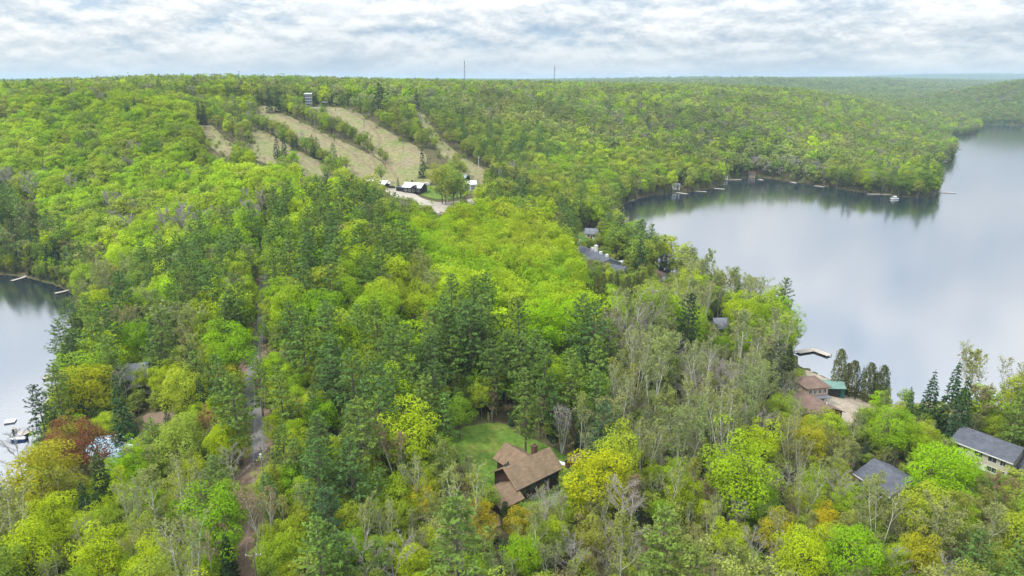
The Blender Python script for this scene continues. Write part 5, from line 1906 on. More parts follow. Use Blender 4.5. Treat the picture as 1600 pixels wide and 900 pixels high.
Y, G, GO, OL, LI = (.38, .48, .016), (.23, .41, .014), (.50, .42, .016), (.31, .33, .05), (.29, .50, .012)
PB, TN, GY = (.28, .32, .085), (.29, .22, .11), (.34, .31, .28)
HERO_LIST = [
    # lower left
    (28, 708, 'bare', 62, GY, 'bare grey tree standing out against the water at the bottom of the left lake'), (64, 750, 'maple', 92, (.38, .37, .025), ''), (97, 768, 'budding', 72, OL, ''),
    (135, 800, 'spruce', 38, None, ''), (161, 768, 'spruce', 48, (.045, .075, .022), 'tall dark evergreen directly below the copper red tree'), (78, 815, 'maple', 68, Y, ''), (42, 868, 'maple', 84, Y, ''), (70, 855, 'maple', 60, Y, ''),
    (14, 815, 'bare', 55, (.30, .26, .22), ''), (6, 776, 'spruce', 14, None, ''), (130, 832, 'maple', 46, Y, ''), (174, 824, 'maple', 56, (.26, .36, .03), ''), (145, 872, 'maple', 74, Y, ''), (180, 893, 'maple', 36, GO, ''),
    (236, 886, 'maple', 70, Y, ''), (203, 788, 'birch', 52, PB, ''), (236, 775, 'birch', 62, PB, ''), (281, 775, 'birch', 60, PB, ''), (188, 765, 'birch', 50, Y, ''), (214, 850, 'birch', 46, OL, ''), (233, 828, 'birch', 42, PB, ''),
    (282, 868, 'birch', 80, PB, 'leaning white stemmed birch near the bottom edge left of the track'), (205, 728, 'maple', 52, G, ''), (340, 812, 'maple', 84, (.21, .38, .016), 'large round lime green maple overhanging the brown track from the left'), (310, 785, 'birch', 44, TN, ''),
    (240, 722, 'budding', 50, PB, ''), (115, 725, 'maple', 44, GO, ''),
    # bottom middle
    (338, 757, 'pine', 50, None, ''), (363, 726, 'bare', 56, GY, ''), (328, 862, 'birch', 46, TN, ''), (357, 880, 'spruce', 34, (.03, .06, .02), ''), (412, 800, 'birch', 58, TN, ''), (438, 792, 'birch', 40, OL, ''),
    (466, 830, 'maple', 54, (.29, .36, .02), ''), (428, 872, 'maple', 56, (.25, .36, .02), ''), (452, 862, 'maple', 40, (.25, .34, .02), ''), (456, 748, 'maple', 42, G, ''), (424, 750, 'budding', 42, OL, ''), (442, 728, 'birch', 38, OL, ''),
    (500, 748, 'pine', 66, None, ''), (549, 742, 'pine', 60, None, ''), (580, 735, 'maple', 30, (.33, .36, .02), ''), (592, 768, 'pine', 42, None, ''), (514, 812, 'pine', 56, (.06, .115, .045), ''), (562, 812, 'birch', 54, PB, ''), (600, 820, 'birch', 44, PB, ''),
    (622, 778, 'maple', 54, (.26, .36, .02), ''), (500, 880, 'pine', 80, None, ''), (540, 885, 'pine', 60, None, ''), (596, 882, 'bare', 82, (.30, .24, .19), ''), (572, 858, 'maple', 28, Y, ''), (640, 755, 'birch', 48, PB, ''),
    (700, 733, 'budding', 70, (.22, .28, .06), 'rounded pale green tree at the left edge of the clearing lawn'), (732, 782, 'birch', 62, (.31, .36, .08), ''), (656, 790, 'maple', 44, GO, ''), (682, 812, 'budding', 56, (.23, .29, .05), ''),
    (750, 812, 'maple', 50, (.42, .34, .02), ''), (789, 806, 'cedar', 20, (.05, .07, .022), 'small dark evergreen beside the grey driveway end'), (813, 818, 'maple', 44, (.38, .33, .02), ''),
    (846, 792, 'bare', 66, (.42, .39, .35), 'pale leafless tree in front of the brown house'), (934, 752, 'maple', 80, (.42, .45, .014), 'large golden yellow tree just below the red shed'), (930, 795, 'birch', 42, PB, ''),
    (716, 872, 'pine', 104, None, ''), (650, 878, 'maple', 44, OL, ''), (787, 876, 'spruce', 27, None, ''), (816, 868, 'maple', 50, G, ''), (868, 832, 'maple', 42, Y, ''), (925, 842, 'maple', 50, OL, ''), (893, 876, 'bare', 60, (.44, .41, .37), 'white gnarled leafless tree at the bottom edge right of centre'),
    (952, 880, 'bare', 42, GY, ''), (840, 828, 'birch', 54, PB, ''), (760, 850, 'budding', 46, OL, ''),
    # bottom right of centre
    (985, 778, 'birch', 50, TN, ''), (1018, 742, 'maple', 30, Y, ''), (1044, 750, 'birch', 46, PB, ''), (1070, 772, 'maple', 46, Y, ''), (1086, 752, 'birch', 46, OL, ''), (1125, 732, 'bare', 54, GY, ''), (1104, 802, 'maple', 34, Y, ''),
    (1184, 785, 'maple', 56, (.19, .33, .02), ''), (1155, 808, 'bare', 52, (.38, .35, .32), ''), (1196, 866, 'bare', 66, (.44, .41, .38), ''), (1228, 755, 'bare', 52, GY, ''), (1256, 765, 'birch', 50, PB, ''), (1136, 842, 'maple', 46, Y, ''),
    (1215, 832, 'maple', 54, (.36, .34, .02), ''), (1250, 872, 'maple', 78, Y, ''), (1006, 880, 'bare', 56, (.36, .32, .28), ''), (1076, 882, 'bare', 46, (.28, .23, .2), ''), (1036, 868, 'birch', 44, OL, ''), (1150, 886, 'budding', 74, (.25, .3, .07), ''),
    (1036, 802, 'maple', 32, G, ''), (1312, 765, 'bare', 56, GY, ''), (1332, 868, 'maple', 76, G, ''), (1286, 852, 'maple', 50, Y, ''), (1384, 800, 'birch', 52, PB, ''), (1356, 775, 'budding', 54, PB, ''), (1334, 828, 'maple', 42, OL, ''), (1288, 815, 'maple', 40, GO, ''),
    (1440, 868, 'maple', 60, (.38, .38, .02), ''), (1398, 886, 'bare', 56, GY, ''), (1466, 735, 'maple', 72, LI, 'very bright lime maple between the slate cottage and the beige house'), (1514, 738, 'maple', 50, LI, 'smaller bright lime maple just left of the beige house front'), (1568, 778, 'budding', 58, TN, ''),
    (1566, 832, 'bare', 52, GY, ''), (1484, 796, 'budding', 56, OL, ''), (1542, 852, 'budding', 60, (.25, .29, .07), ''), (1420, 800, 'budding', 44, OL, ''),
    # along the road and the pines
    (364, 545, 'maple', 66, G, ''), (359, 592, 'maple', 36, (.38, .36, .03), ''), (330, 558, 'maple', 36, Y, ''), (345, 602, 'pine', 50, None, ''), (366, 640, 'pine', 58, None, ''), (334, 668, 'budding', 52, (.34, .22, .07), ''), (350, 692, 'maple', 48, Y, ''),
    (405, 598, 'pine', 38, None, ''), (440, 622, 'pine', 52, None, ''), (438, 566, 'bare', 30, (.42, .40, .38), 'white dead tree among the pines right of the straight road'), (428, 668, 'maple', 36, Y, ''), (442, 702, 'pine', 42, None, ''), (502, 648, 'maple', 42, G, ''), (464, 642, 'maple', 32, OL, ''),
    (500, 706, 'pine', 62, None, ''), (562, 690, 'pine', 68, None, ''), (592, 642, 'pine', 74, None, ''), (552, 602, 'pine', 60, None, ''), (520, 582, 'pine', 54, None, ''), (580, 680, 'birch', 46, TN, ''), (626, 700, 'birch', 52, TN, ''),
    (672, 572, 'pine', 52, None, ''), (712, 565, 'pine', 42, None, ''), (770, 578, 'pine', 48, None, ''), (815, 572, 'pine', 56, None, ''), (852, 582, 'pine', 52, None, ''), (890, 592, 'pine', 48, None, ''), (932, 575, 'pine', 52, None, ''), (822, 632, 'pine', 54, None, 'tall pine with a visible trunk at the back edge of the clearing lawn'),
    (664, 640, 'pine', 56, None, ''), (692, 658, 'pine', 46, None, ''), (718, 645, 'maple', 42, (.18, .30, .02), 'feathery bright green tree at the back left of the clearing lawn'), (855, 640, 'birch', 30, TN, ''), (879, 660, 'birch', 34, GY, ''), (908, 648, 'birch', 42, (.30, .36, .07), ''), (940, 678, 'pine', 54, (.06, .11, .045), ''),
    (768, 630, 'budding', 30, (.26, .2, .11), ''), (790, 560, 'pine', 46, None, ''),
    # birches and bare trees
    (985, 598, 'birch', 50, OL, ''), (1030, 570, 'birch', 46, PB, ''), (975, 556, 'budding', 44, PB, ''), (1085, 578, 'bare', 48, GY, ''), (1111, 574, 'bare', 42, (.40, .37, .35), ''), (1136, 588, 'bare', 42, GY, ''), (1162, 588, 'bare', 54, (.40, .38, .36), ''),
    (1090, 618, 'bare', 56, (.38, .35, .33), ''), (1150, 642, 'bare', 48, GY, ''), (1186, 662, 'bare', 46, GY, ''), (1118, 645, 'birch', 34, PB, ''), (1233, 616, 'bare', 32, (.52, .49, .45), 'white leafless tree in front of the rusty workshop roof'), (1216, 640, 'maple', 40, (.26, .36, .03), ''),
    (1188, 692, 'maple', 54, Y, ''), (1264, 690, 'maple', 56, (.36, .35, .02), ''), (1240, 682, 'birch', 44, OL, ''), (1035, 640, 'budding', 54, PB, ''), (1008, 690, 'birch', 50, PB, ''), (1036, 692, 'bare', 46, (.42, .40, .38), ''), (1062, 672, 'birch', 46, PB, ''),
    (1212, 572, 'pine', 42, (.075, .10, .06), ''), (1231, 578, 'spruce', 30, (.03, .045, .02), ''), (1311, 580, 'cedar', 31, None, 'tallest cedar at the left end of the shore row beside the green boat shed'), (1324, 588, 'cedar', 18, None, ''), (1333, 592, 'cedar', 25, None, ''), (1347, 598, 'spruce', 18, (.07, .10, .035), ''), (1358, 598, 'cedar', 27, None, ''), (1369, 604, 'cedar', 20, None, ''), (1378, 603, 'cedar', 28, None, ''), (1386, 612, 'spruce', 16, (.07, .10, .035), ''),
    (1373, 626, 'maple', 26, LI, 'small lime green tree at the lower end of the shore cedars'), (1356, 650, 'maple', 34, (.26, .39, .02), ''), (1398, 672, 'maple', 58, (.24, .39, .016), ''), (1424, 690, 'maple', 46, (.27, .39, .016), ''), (1420, 645, 'spruce', 24, None, ''), (1452, 632, 'spruce', 36, None, ''),
    (1487, 626, 'spruce', 42, None, 'tallest dark spruce beside the lake right of the sandy strip'), (1502, 650, 'spruce', 42, None, ''), (1556, 642, 'budding', 30, (.30, .21, .10), 'thin tan tree standing against the lake behind the beige house'), (1590, 655, 'pine', 48, None, 'dark pine cut by the right edge of the photo beside the lake'), (1530, 645, 'budding', 30, PB, ''),
    (1290, 695, 'budding', 44, OL, ''), 
    # left shore
    (155, 478, 'maple', 42, Y, ''), (166, 497, 'maple', 36, G, ''), (155, 522, 'maple', 46, (.28, .37, .02), ''), (218, 530, 'maple', 46, G, ''), (95, 535, 'pine', 38, None, ''), (235, 440, 'pine', 34, None, ''), (180, 432, 'maple', 30, OL, ''), (134, 610, 'maple', 64, (.38, .40, .016), 'big yellow green maple left of the grey two storey house'),
    (150, 575, 'cedar', 28, None, ''), (192, 598, 'bare', 46, (.33, .32, .25), 'round leafless grey tree in front of the grey two storey house'), (176, 570, 'pine', 46, None, ''), (115, 570, 'pine', 46, (.06, .10, .04), ''), (258, 590, 'maple', 38, Y, ''), (66, 650, 'pine', 52, (.06, .10, .045), ''), (98, 684, 'maple', 46, (.33, .31, .03), ''),
    (130, 698, 'maple', 70, (.21, .088, .045), 'copper red tree beside the pale blue cottage roof'), (190, 652, 'spruce', 46, None, ''), (240, 692, 'pine', 40, None, ''), (282, 690, 'maple', 66, (.28, .37, .05), ''), (216, 712, 'maple', 38, Y, ''), (120, 640, 'spruce', 34, None, ''),
    # centre
    (620, 466, 'maple', 42, (.27, .35, .02), 'round maple with a pale forked trunk showing among the pines at centre'), (503, 487, 'maple', 54, G, ''), (484, 500, 'maple', 42, G, ''), (425, 487, 'maple', 32, Y, ''), (636, 448, 'maple', 26, (.38, .37, .02), ''), (560, 470, 'maple', 28, G, ''),
    (667, 505, 'birch', 24, (.40, .40, .06), 'small pale yellow birch alone among the central pines'), (625, 372, 'maple', 46, G, ''), (655, 390, 'maple', 44, G, ''), (830, 512, 'maple', 62, LI, ''), (876, 514, 'maple', 58, LI, ''), (1000, 400, 'pine', 26, (.03, .08, .04), 'dark pine at the lakeshore right of the lodge'),
    (1075, 502, 'pine', 44, (.028, .06, .032), 'dark rounded pine among pale trees left of the grey cottage'), (930, 620, 'pine', 46, None, ''),
    # grey leafless patches on the left hills
    (258, 352, 'bare', 44, (.40, .38, .34), ''), (290, 346, 'bare', 46, (.38, .37, .31), ''), (318, 352, 'bare', 36, (.40, .38, .34), ''), (335, 342, 'bare', 30, (.34, .33, .33), ''), (365, 350, 'bare', 36, (.38, .36, .35), ''),
    (50, 290, 'bare', 42, (.33, .31, .31), ''), (112, 290, 'bare', 28, (.34, .32, .32), ''), (170, 318, 'bare', 30, (.38, .36, .33), ''), (8, 282, 'bare', 30, (.30, .28, .29), ''), (240, 318, 'budding', 30, (.32, .34, .13), ''),
    # ski base
    (595, 268, 'maple_soft', 17, None, 'small leafy tree by itself at the foot of the wide ski run'), (622, 288, 'spruce', 7, None, 'small pointed spruce left of the ski lodge'), (690, 282, 'maple_soft', 34, (.28, .32, .04), ''), (708, 288, 'maple_soft', 34, None, ''), (719, 290, 'maple_soft', 26, None, ''), (680, 274, 'maple_soft', 26, (.31, .33, .03), ''), (698, 274, 'maple_soft', 26, None, ''), (696, 292, 'maple_soft', 26, None, ''),
    (700, 300, 'budding', 26, OL, ''), (660, 256, 'spruce', 15, (.02, .045, .03), ''), (432, 230, 'spruce', 13, None, ''), (444, 232, 'spruce', 14, None, ''), (458, 234, 'spruce', 12, None, ''), (594, 152, 'pine', 20, (.022, .05, .035), ''), (651, 150, 'pine', 15, (.022, .05, .035), ''),
    (420, 157, 'spruce', 14, None, ''), (433, 156, 'spruce', 14, None, ''), (446, 156, 'spruce', 12, None, ''), (310, 176, 'spruce', 12, None, ''), (318, 177, 'spruce', 12, None, ''), (200, 180, 'spruce', 16, None, ''), (212, 178, 'spruce', 16, None, ''),
]
SHOW = [   # what the photograph shows uncovered: (outline in photograph pixels, a pixel on the ground where it stands)
    ([(750, 766), (770, 740), (800, 690), (850, 693), (880, 712), (906, 712), (906, 742), (870, 748), (812, 768), (795, 784)], (830, 742)), ([(708, 680), (790, 656), (800, 700), (770, 742), (738, 745), (704, 700)], (760, 690)),
    ([(398, 645), (408, 645), (414, 700), (402, 700)], (405, 690)), ([(378, 610), (398, 612), (408, 655), (396, 645)], (398, 640)), ([(402, 505), (412, 505), (412, 555), (398, 560)], (404, 555)), ([(376, 790), (396, 790), (402, 900), (370, 900)], (388, 890)),
    ([(758, 790), (786, 792), (784, 808), (768, 812)], (770, 805)), ([(157, 684), (206, 684), (206, 703), (165, 700)], (182, 705)), ([(196, 562), (230, 558), (228, 588), (198, 588)], (212, 630)), ([(206, 588), (224, 588), (224, 624), (206, 624)], (212, 630)), ([(224, 640), (280, 642), (280, 664), (228, 660)], (250, 665)),
    ([(1252, 583), (1312, 590), (1320, 606), (1345, 618), (1340, 640), (1300, 650), (1244, 622), (1252, 600)], (1290, 640)), ([(1500, 665), (1560, 672), (1600, 695), (1600, 725), (1560, 722), (1498, 700)], (1545, 712)), ([(1352, 735), (1370, 716), (1425, 750), (1418, 765), (1385, 760)], (1390, 765)),
    ([(896, 380), (925, 382), (960, 410), (950, 416), (905, 396)], (925, 405)), ([(914, 352), (934, 356), (934, 368), (916, 366)], (922, 368)), ([(900, 366), (938, 368), (930, 384), (905, 380)], (915, 380)), ([(962, 404), (984, 406), (980, 415), (964, 413)], (972, 416)), ([(1018, 418), (1042, 422), (1060, 438), (1024, 432)], (1035, 434)),
    ([(600, 290), (640, 290), (650, 306), (690, 320), (760, 303), (768, 306), (706, 326), (690, 345), (676, 332), (648, 318), (612, 304)], (690, 340)), ([(576, 277), (610, 278), (628, 282), (672, 282), (678, 304), (650, 306), (600, 292)], (640, 300)), ([(724, 268), (744, 270), (742, 292), (728, 292)], (735, 296)),
    ([(505, 170), (545, 172), (600, 206), (655, 240), (645, 262), (640, 280), (600, 285), (580, 272), (602, 262), (560, 226), (520, 190)], (600, 285)), ([(408, 170), (436, 172), (470, 196), (552, 232), (600, 262), (590, 278), (545, 255), (490, 222), (440, 192)], (560, 278)), ([(400, 212), (422, 218), (424, 232), (400, 228)], (420, 250)), ([(470, 244), (505, 262), (500, 256), (474, 240)], (500, 275)),
    ([(312, 192), (324, 194), (356, 224), (340, 220)], (340, 235)), ([(645, 158), (655, 158), (662, 190), (690, 222), (708, 240), (690, 232), (655, 200)], (690, 240)), ([(722, 258), (752, 272), (745, 284), (726, 270)], (740, 290)), ([(476, 146), (491, 146), (492, 166), (500, 170), (478, 166)], (483, 168)),
    ([(15, 430), (45, 430), (45, 440), (15, 440)], (30, 438)), ([(84, 450), (112, 450), (112, 460), (84, 460)], (98, 458)), ([(62, 582), (80, 582), (80, 592), (62, 592)], (70, 590)), ([(2, 652), (40, 652), (40, 695), (2, 695)], (25, 690)), ([(1247, 542), (1296, 543), (1296, 560), (1247, 575)], (1270, 570)), ([(1395, 624), (1480, 624), (1480, 640), (1395, 640)], (1440, 640)),
    ([(1117, 491), (1140, 492), (1140, 514), (1117, 514)], (1128, 516)), ([(0, 690), (12, 690), (12, 740), (0, 760)], (5, 760)),
]


def plant_row(px, gap, kinds_, smin, smax, width=3.0):
    P = [Vector(ground(*p)) for p in px]
    for a, b in zip(P, P[1:]):
        n = max(1, int((b - a).length / gap))
        for i in range(n):
            q = a.lerp(b, (i + rng.uniform(.2, .8)) / n)
            add_tree(q.x + rng.uniform(-1, 1) * width, q.y + rng.uniform(-.6, 1) * width, kinds_[rng.integers(len(kinds_))], rng.uniform(smin, smax))


for (a, b, k_, w_, t_, n_) in HERO_LIST:
    hero(a, b, k_, w_, t_, n_)
plant_row([(446, 174), (500, 200), (553, 226)], 5.5, ['maple_soft', 'maple_soft', 'budding'], .62, .85, 4)
plant_row([(450, 172), (500, 196), (550, 222)], 6.5, ['maple_soft', 'maple'], .62, .85, 3)
plant_row([(399, 199), (420, 208), (473, 239), (510, 256), (540, 272)], 3.6, ['maple_soft', 'maple_soft', 'maple_soft', 'spruce'], .6, .85, 4.5)


SHOW_PTS = []
for poly_, base_ in SHOW:
    xs_, ys_ = [q[0] for q in poly_], [q[1] for q in poly_]
    st_ = max(2.0, (max(xs_) - min(xs_)) / 14)
    gx_, gy_ = np.meshgrid(np.arange(min(xs_), max(xs_), st_), np.arange(min(ys_), max(ys_), st_))
    gx_, gy_ = gx_.ravel(), gy_.ravel()
    kk_ = inside(poly_, gx_, gy_)
    SHOW_PTS.append((np.stack([gx_[kk_], gy_[kk_]], -1), ground(*base_)[1]))


LOW = False      # second storey of the wood: young trees below the main canopy


def fill(y0, y1, space, umax=.86, ang=.35):
    xs = np.arange(-umax * y1 - 30, umax * y1 + 30, space)
    ys = np.arange(y0, y1, space * .88)
    X, Y = np.meshgrid(xs, ys)
    X = X + (np.arange(len(ys)) % 2)[:, None] * space * .5
    X = (X + rng.uniform(-.36, .36, X.shape) * space).ravel()
    Y = (Y + rng.uniform(-.36, .36, Y.shape) * space).ravel()
    k = np.abs(X) < umax * Y + 25
    X, Y = X[k], Y[k]
    ok = np.ones(len(X), bool)
    for lake in (RIGHT_LAKE_S, LEFT_LAKE_S):
        ok &= ~inside(lake, X, Y)
        near = (Y < max(p[1] for p in lake) + 40)
        d = np.full(len(X), 99.)
        d[near] = seg_dist(lake, X[near], Y[near])
        ok &= d > .7
    for poly, pad in zip(FREE, FREE_PAD):
        ok &= ~inside(poly, X, Y)
        m = ok & (Y < 1000)
        d = seg_dist(poly, X[m], Y[m])
        idx = np.where(m)[0]
        ok[idx[d < pad]] = False
    m = np.where(ok & (Y < 700))[0]
    if len(m):
        d = seg_dist([tuple(p) for p in CUT], X[m], Y[m], False)
        ok[m[d < (2.4 if LOW else CUT_W)]] = False
    for bx, by, br in (HOUSE_BLOCK if LOW else BLOCK):
        ok &= (X - bx) ** 2 + (Y - by) ** 2 > (br + space * .3) ** 2
    X, Y = X[ok], Y[ok]
    Z = height(X, Y)
    # nothing tall grows in front of what the photograph shows open to view
    if y0 < 900:
        ok = np.ones(len(X), bool)
        hh, rr = (11.0, 3.0) if LOW else (20.5, 4.6) if y0 < 300 else (22.5, 5.2)
        cx, cyy, dp = to_px(X, Y, Z + hh * .58)
        hw, hv = rr / dp * F_PX * .95, hh * .40 / dp * F_PX
        for spts, sy in SHOW_PTS + ([] if LOW else HERO_PTS):
            near = np.where(ok & (Y < sy) & (cx > spts[:, 0].min() - hw) & (cx < spts[:, 0].max() + hw) & (cyy > spts[:, 1].min() - hv) & (cyy < spts[:, 1].max() + hv))[0]
            if len(near):
                m = (((spts[None, :, 0] - cx[near, None]) / hw[near, None]) ** 2 + ((spts[None, :, 1] - cyy[near, None]) / hv[near, None]) ** 2) < 1
                ok[near[m.sum(1) > (3 if len(spts) == 5 else .04 * len(spts))]] = False
        X, Y, Z = X[ok], Y[ok], Z[ok]
    px, py, dep = to_px(X, Y, Z + 9)
    cls = np.full(len(X), -1)
    for i, (poly, mx) in enumerate(MIX):
        c = inside(poly, px, py) & (cls < 0)
        cls[c] = i
    # kinds come in loose groups
    patch = _vnoise(X * 1.0 + 31, Y * 1.0, 24) * .5 + _vnoise(X + 500, Y + 90, 61) * .5
    stand = _vnoise(X + 210, Y - 60, 46) + .5 * _vnoise(X, Y + 400, 19)
    stand2 = _vnoise(X - 300, Y + 160, 37)
    for i in range(len(X)):
        mx = MIX[cls[i]][1] if cls[i] >= 0 else DEFAULT_MIX
        ks, ws = list(mx), np.array(list(mx.values()))
        r_ = (rng.uniform() * .62 + (patch[i] * .5 + .5) * .38)
        r_ = min(.999, max(0, (r_ - .12) / .76))
        cum = np.cumsum(ws) / ws.sum()
        kd = ks[int(np.searchsorted(cum, r_))]
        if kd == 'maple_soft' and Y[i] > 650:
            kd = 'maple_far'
        s = rng.uniform(.8, 1.28) if space < 7 else rng.uniform(.82, 1.12) * (1.1 if kd.startswith('maple') else 1)
        if LOW:
            s = rng.uniform(.42, .66)
            if kd == 'pine' and rng.random() < .6:
                kd = 'maple'
        if Y[i] > 330:
            s *= rng.choice([.75, .9, 1, 1, 1.08, 1.16])
        if Y[i] > 750:
            s *= .88
        if 300 < px[i] < 790 and 150 < py[i] < 275 and Y[i] < 900:
            s *= .68
        add_tree(X[i], Y[i], kd, s)
        v = 1 + .22 * stand[i] * (Y[i] > 250)      # stands differ in how far their leaves have come out
        t = trees['tint'][-1]
        trees['tint'][-1] = (t[0] * v * (1 + .06 * stand2[i]), t[1] * v, t[2] * v)


CUT_W = 3.4
# low growth along the water's edge
for lake in (RIGHT_LAKE_S, LEFT_LAKE_S):
    for a, b in zip(lake, lake[1:]):
        L_ = math.hypot(b[0] - a[0], b[1] - a[1])
        if L_ > 260 or min(a[1], b[1]) < 120:
            continue
        gap = 3.4 if a[1] < 420 else 5.5
        for q in range(int(L_ / gap)):
            t = (q + rng.uniform(0, 1)) * gap / L_
            x, y = a[0] + (b[0] - a[0]) * t, a[1] + (b[1] - a[1]) * t
            nx, ny = (b[1] - a[1]) / L_, -(b[0] - a[0]) / L_
            s_ = 1 if not inside(lake, [x + nx * 2], [y + ny * 2])[0] else -1
            o_ = rng.uniform(.3, 2.2)
            x, y = x + nx * s_ * o_, y + ny * s_ * o_
            if any(inside(f_, [x], [y])[0] for f_ in FREE):
                continue
            ppx, ppy, _d = to_px(x, y, 3)
            if 1236 < ppx < 1480 and 540 < ppy < 645:
                continue
            kd = ['cedar', 'budding', 'cedar', 'maple_soft', 'spruce'][rng.integers(5)]
            add_tree(x, y, kd, rng.uniform(.28, .55))
fill(62, 330, 6.3)
LOW = True
fill(70, 330, 5.6)
LOW = False
fill(330, 700, 7.0)
fill(700, 1500, 8.4)
NEAR_N = len(trees['x'])


# ------------------------------------------------------------------ which trees show: paint them back to front at photograph scale
def visible_share():
    n = len(trees['x'])
    x, y = np.array(trees['x']), np.array(trees['y'])
    z = height(x, y)
    kinds = np.array(trees['kind'])
    s = np.array(trees['s'])
    buf = np.full((450, 800), -1, int)
    hh = np.array([HGT[k] for k in kinds]) * s
    rr = np.array([RAD[k] for k in kinds]) * s
    lo = np.where(np.isin(kinds, ['spruce', 'cedar']), .1, .3)
    px, py, dep = to_px(x, y, z + hh * (1 + lo) / 2)
    hw = rr / dep * F_PX / 2
    hv = hh * (1 - lo) / 2 / dep * F_PX / 2
    for i in np.argsort(-y):
        a, b = px[i] / 2, py[i] / 2
        if dep[i] < 10 or a + hw[i] < 0 or a - hw[i] > 800 or b + hv[i] < 0 or b - hv[i] > 450:
            continue
        x0, x1 = int(max(0, a - hw[i])), int(min(800, a + hw[i] + 1))
        y0, y1 = int(max(0, b - hv[i])), int(min(450, b + hv[i] + 1))
        if x1 <= x0 or y1 <= y0:
            continue
        gx, gy = np.meshgrid(np.arange(x0, x1) + .5, np.arange(y0, y1) + .5)
        m = ((gx - a) / (hw[i] + .01)) ** 2 + ((gy - b) / (hv[i] + .01)) ** 2 < 1
        buf[y0:y1, x0:x1][m] = i
    cnt = np.bincount(buf[buf >= 0], minlength=n)
    return cnt, px, py, dep, z


cnt, TPX, TPY, TDEP, TZ = visible_share()
CAP = dict(maple=300, pine=290, birch=250, budding=260, bare=120, cedar=130, spruce=80)
single = []
kinds = np.array(trees['kind'])
for k, c in CAP.items():
    idx = np.where(kinds == k)[0]
    idx = idx[(cnt[idx] >= 12) & (TDEP[idx] < 420)]
    idx = idx[np.argsort(-cnt[idx])][:c]
    single += [int(i) for i in idx]
single_set = set(single)


def plant(i):
    k = trees['kind'][i]
    lod = 'near' if TDEP[i] < 300 else 'mid'
    lst = PROTO[(k, lod)]
    p = lst[i % len(lst)]
    sc = trees['s'][i]
    nm = {'maple': 'maple_tree', 'pine': 'pine_tree', 'birch': 'birch_tree', 'budding': 'budding_tree', 'bare': 'bare_tree', 'cedar': 'cedar_tree', 'spruce': 'spruce_tree'}[k]
    o = root(nm, (trees['x'][i], trees['y'][i], TZ[i]), trees['rot'][i])
    w = .92 + .16 * ((i * 37) % 11) / 10
    o.scale = (sc * w, sc * w, sc)
    t = child('trunk', p['trunk'], o)
    c = child('crown', p['crown'], o)
    c['tint'] = [float(v) for v in trees['tint'][i]]
    return o


TREE_OBJ = {i: plant(i) for i in single}


# ------------------------------------------------------------------ everything past the single trees: one wood
def wood_object(name, label, data):
    """data: list of (x, y, z, rot, sx, sz, proto mesh, tint)"""
    meshes = []
    for d in data:
        if d[6] not in meshes:
            meshes.append(d[6])
    kc = bpy.data.collections.new(name + '_kinds')
    for j, me in enumerate(meshes):
        kc.objects.link(bpy.data.objects.new('%s_kind_%03d' % (name, j), me))
    pos = {me: j for j, me in enumerate(meshes)}
    n = len(data)
    me = bpy.data.meshes.new(name)
    me.vertices.add(n)
    me.vertices.foreach_set('co', np.array([d[:3] for d in data], np.float32).ravel())
    for nm, ty, vals, fld in (('which', 'INT', [pos[d[6]] for d in data], 'value'), ('turn', 'FLOAT_VECTOR', [(0, 0, d[3]) for d in data], 'vector'),
                              ('size', 'FLOAT_VECTOR', [(d[4], d[4], d[5]) for d in data], 'vector'), ('tint', 'FLOAT_VECTOR', [d[7] for d in data], 'vector')):
        a = me.attributes.new(nm, ty, 'POINT')
        a.data.foreach_set(fld, np.array(vals, np.int32 if ty == 'INT' else np.float32).ravel())
    me.update()
    o = bpy.data.objects.new(name, me)
    col.objects.link(o)
    put(o, label, kind='stuff')
    ng = bpy.data.node_groups.new(name, 'GeometryNodeTree')
    ng.interface.new_socket('Geometry', in_out='INPUT', socket_type='NodeSocketGeometry')
    ng.interface.new_socket('Geometry', in_out='OUTPUT', socket_type='NodeSocketGeometry')
    gi, go = ng.nodes.new('NodeGroupInput'), ng.nodes.new('NodeGroupOutput')
    ci = ng.nodes.new('GeometryNodeCollectionInfo')
    ci.inputs['Collection'].default_value = kc
    ci.inputs['Separate Children'].default_value = True
    ci.inputs['Reset Children'].default_value = True
    ip = ng.nodes.new('GeometryNodeInstanceOnPoints')
    ip.inputs['Pick Instance'].default_value = True

    def attr(nm, ty):
        a = ng.nodes.new('GeometryNodeInputNamedAttribute')
        a.data_type = ty
        a.inputs['Name'].default_value = nm
        return [s for s in a.outputs if s.enabled and s.name == 'Attribute'][0]
    L = ng.links.new
    L(gi.outputs[0], ip.inputs['Points'])
    L(ci.outputs[0], ip.inputs['Instance'])
    L(attr('which', 'INT'), ip.inputs['Instance Index'])
    e2r = ng.nodes.new('FunctionNodeEulerToRotation')
    L(attr('turn', 'FLOAT_VECTOR'), e2r.inputs[0])
    L(e2r.outputs[0], ip.inputs['Rotation'])
    L(attr('size', 'FLOAT_VECTOR'), ip.inputs['Scale'])
    L(ip.outputs[0], go.inputs[0])
    md = o.modifiers.new('wood', 'NODES')
    md.node_group = ng
    return o


rest = []
for i in range(NEAR_N):
    if i in single_set:
        continue
    k = trees['kind'][i]
    d_ = TDEP[i]
    lod = 'near' if d_ < 170 else ('mid' if d_ < 620 else 'far')
    if lod == 'far':
        kk = 'pine' if k in ('pine', 'spruce', 'cedar') else ('bare' if k in ('bare',) else 'maple')
        lst = PROTO[(kk, 'far')]
    else:
        lst = PROTO[(k, lod)]
    sc = trees['s'][i]
    rest.append((trees['x'][i], trees['y'][i], TZ[i], trees['rot'][i], sc, sc, lst[i % len(lst)]['whole'], trees['tint'][i]))

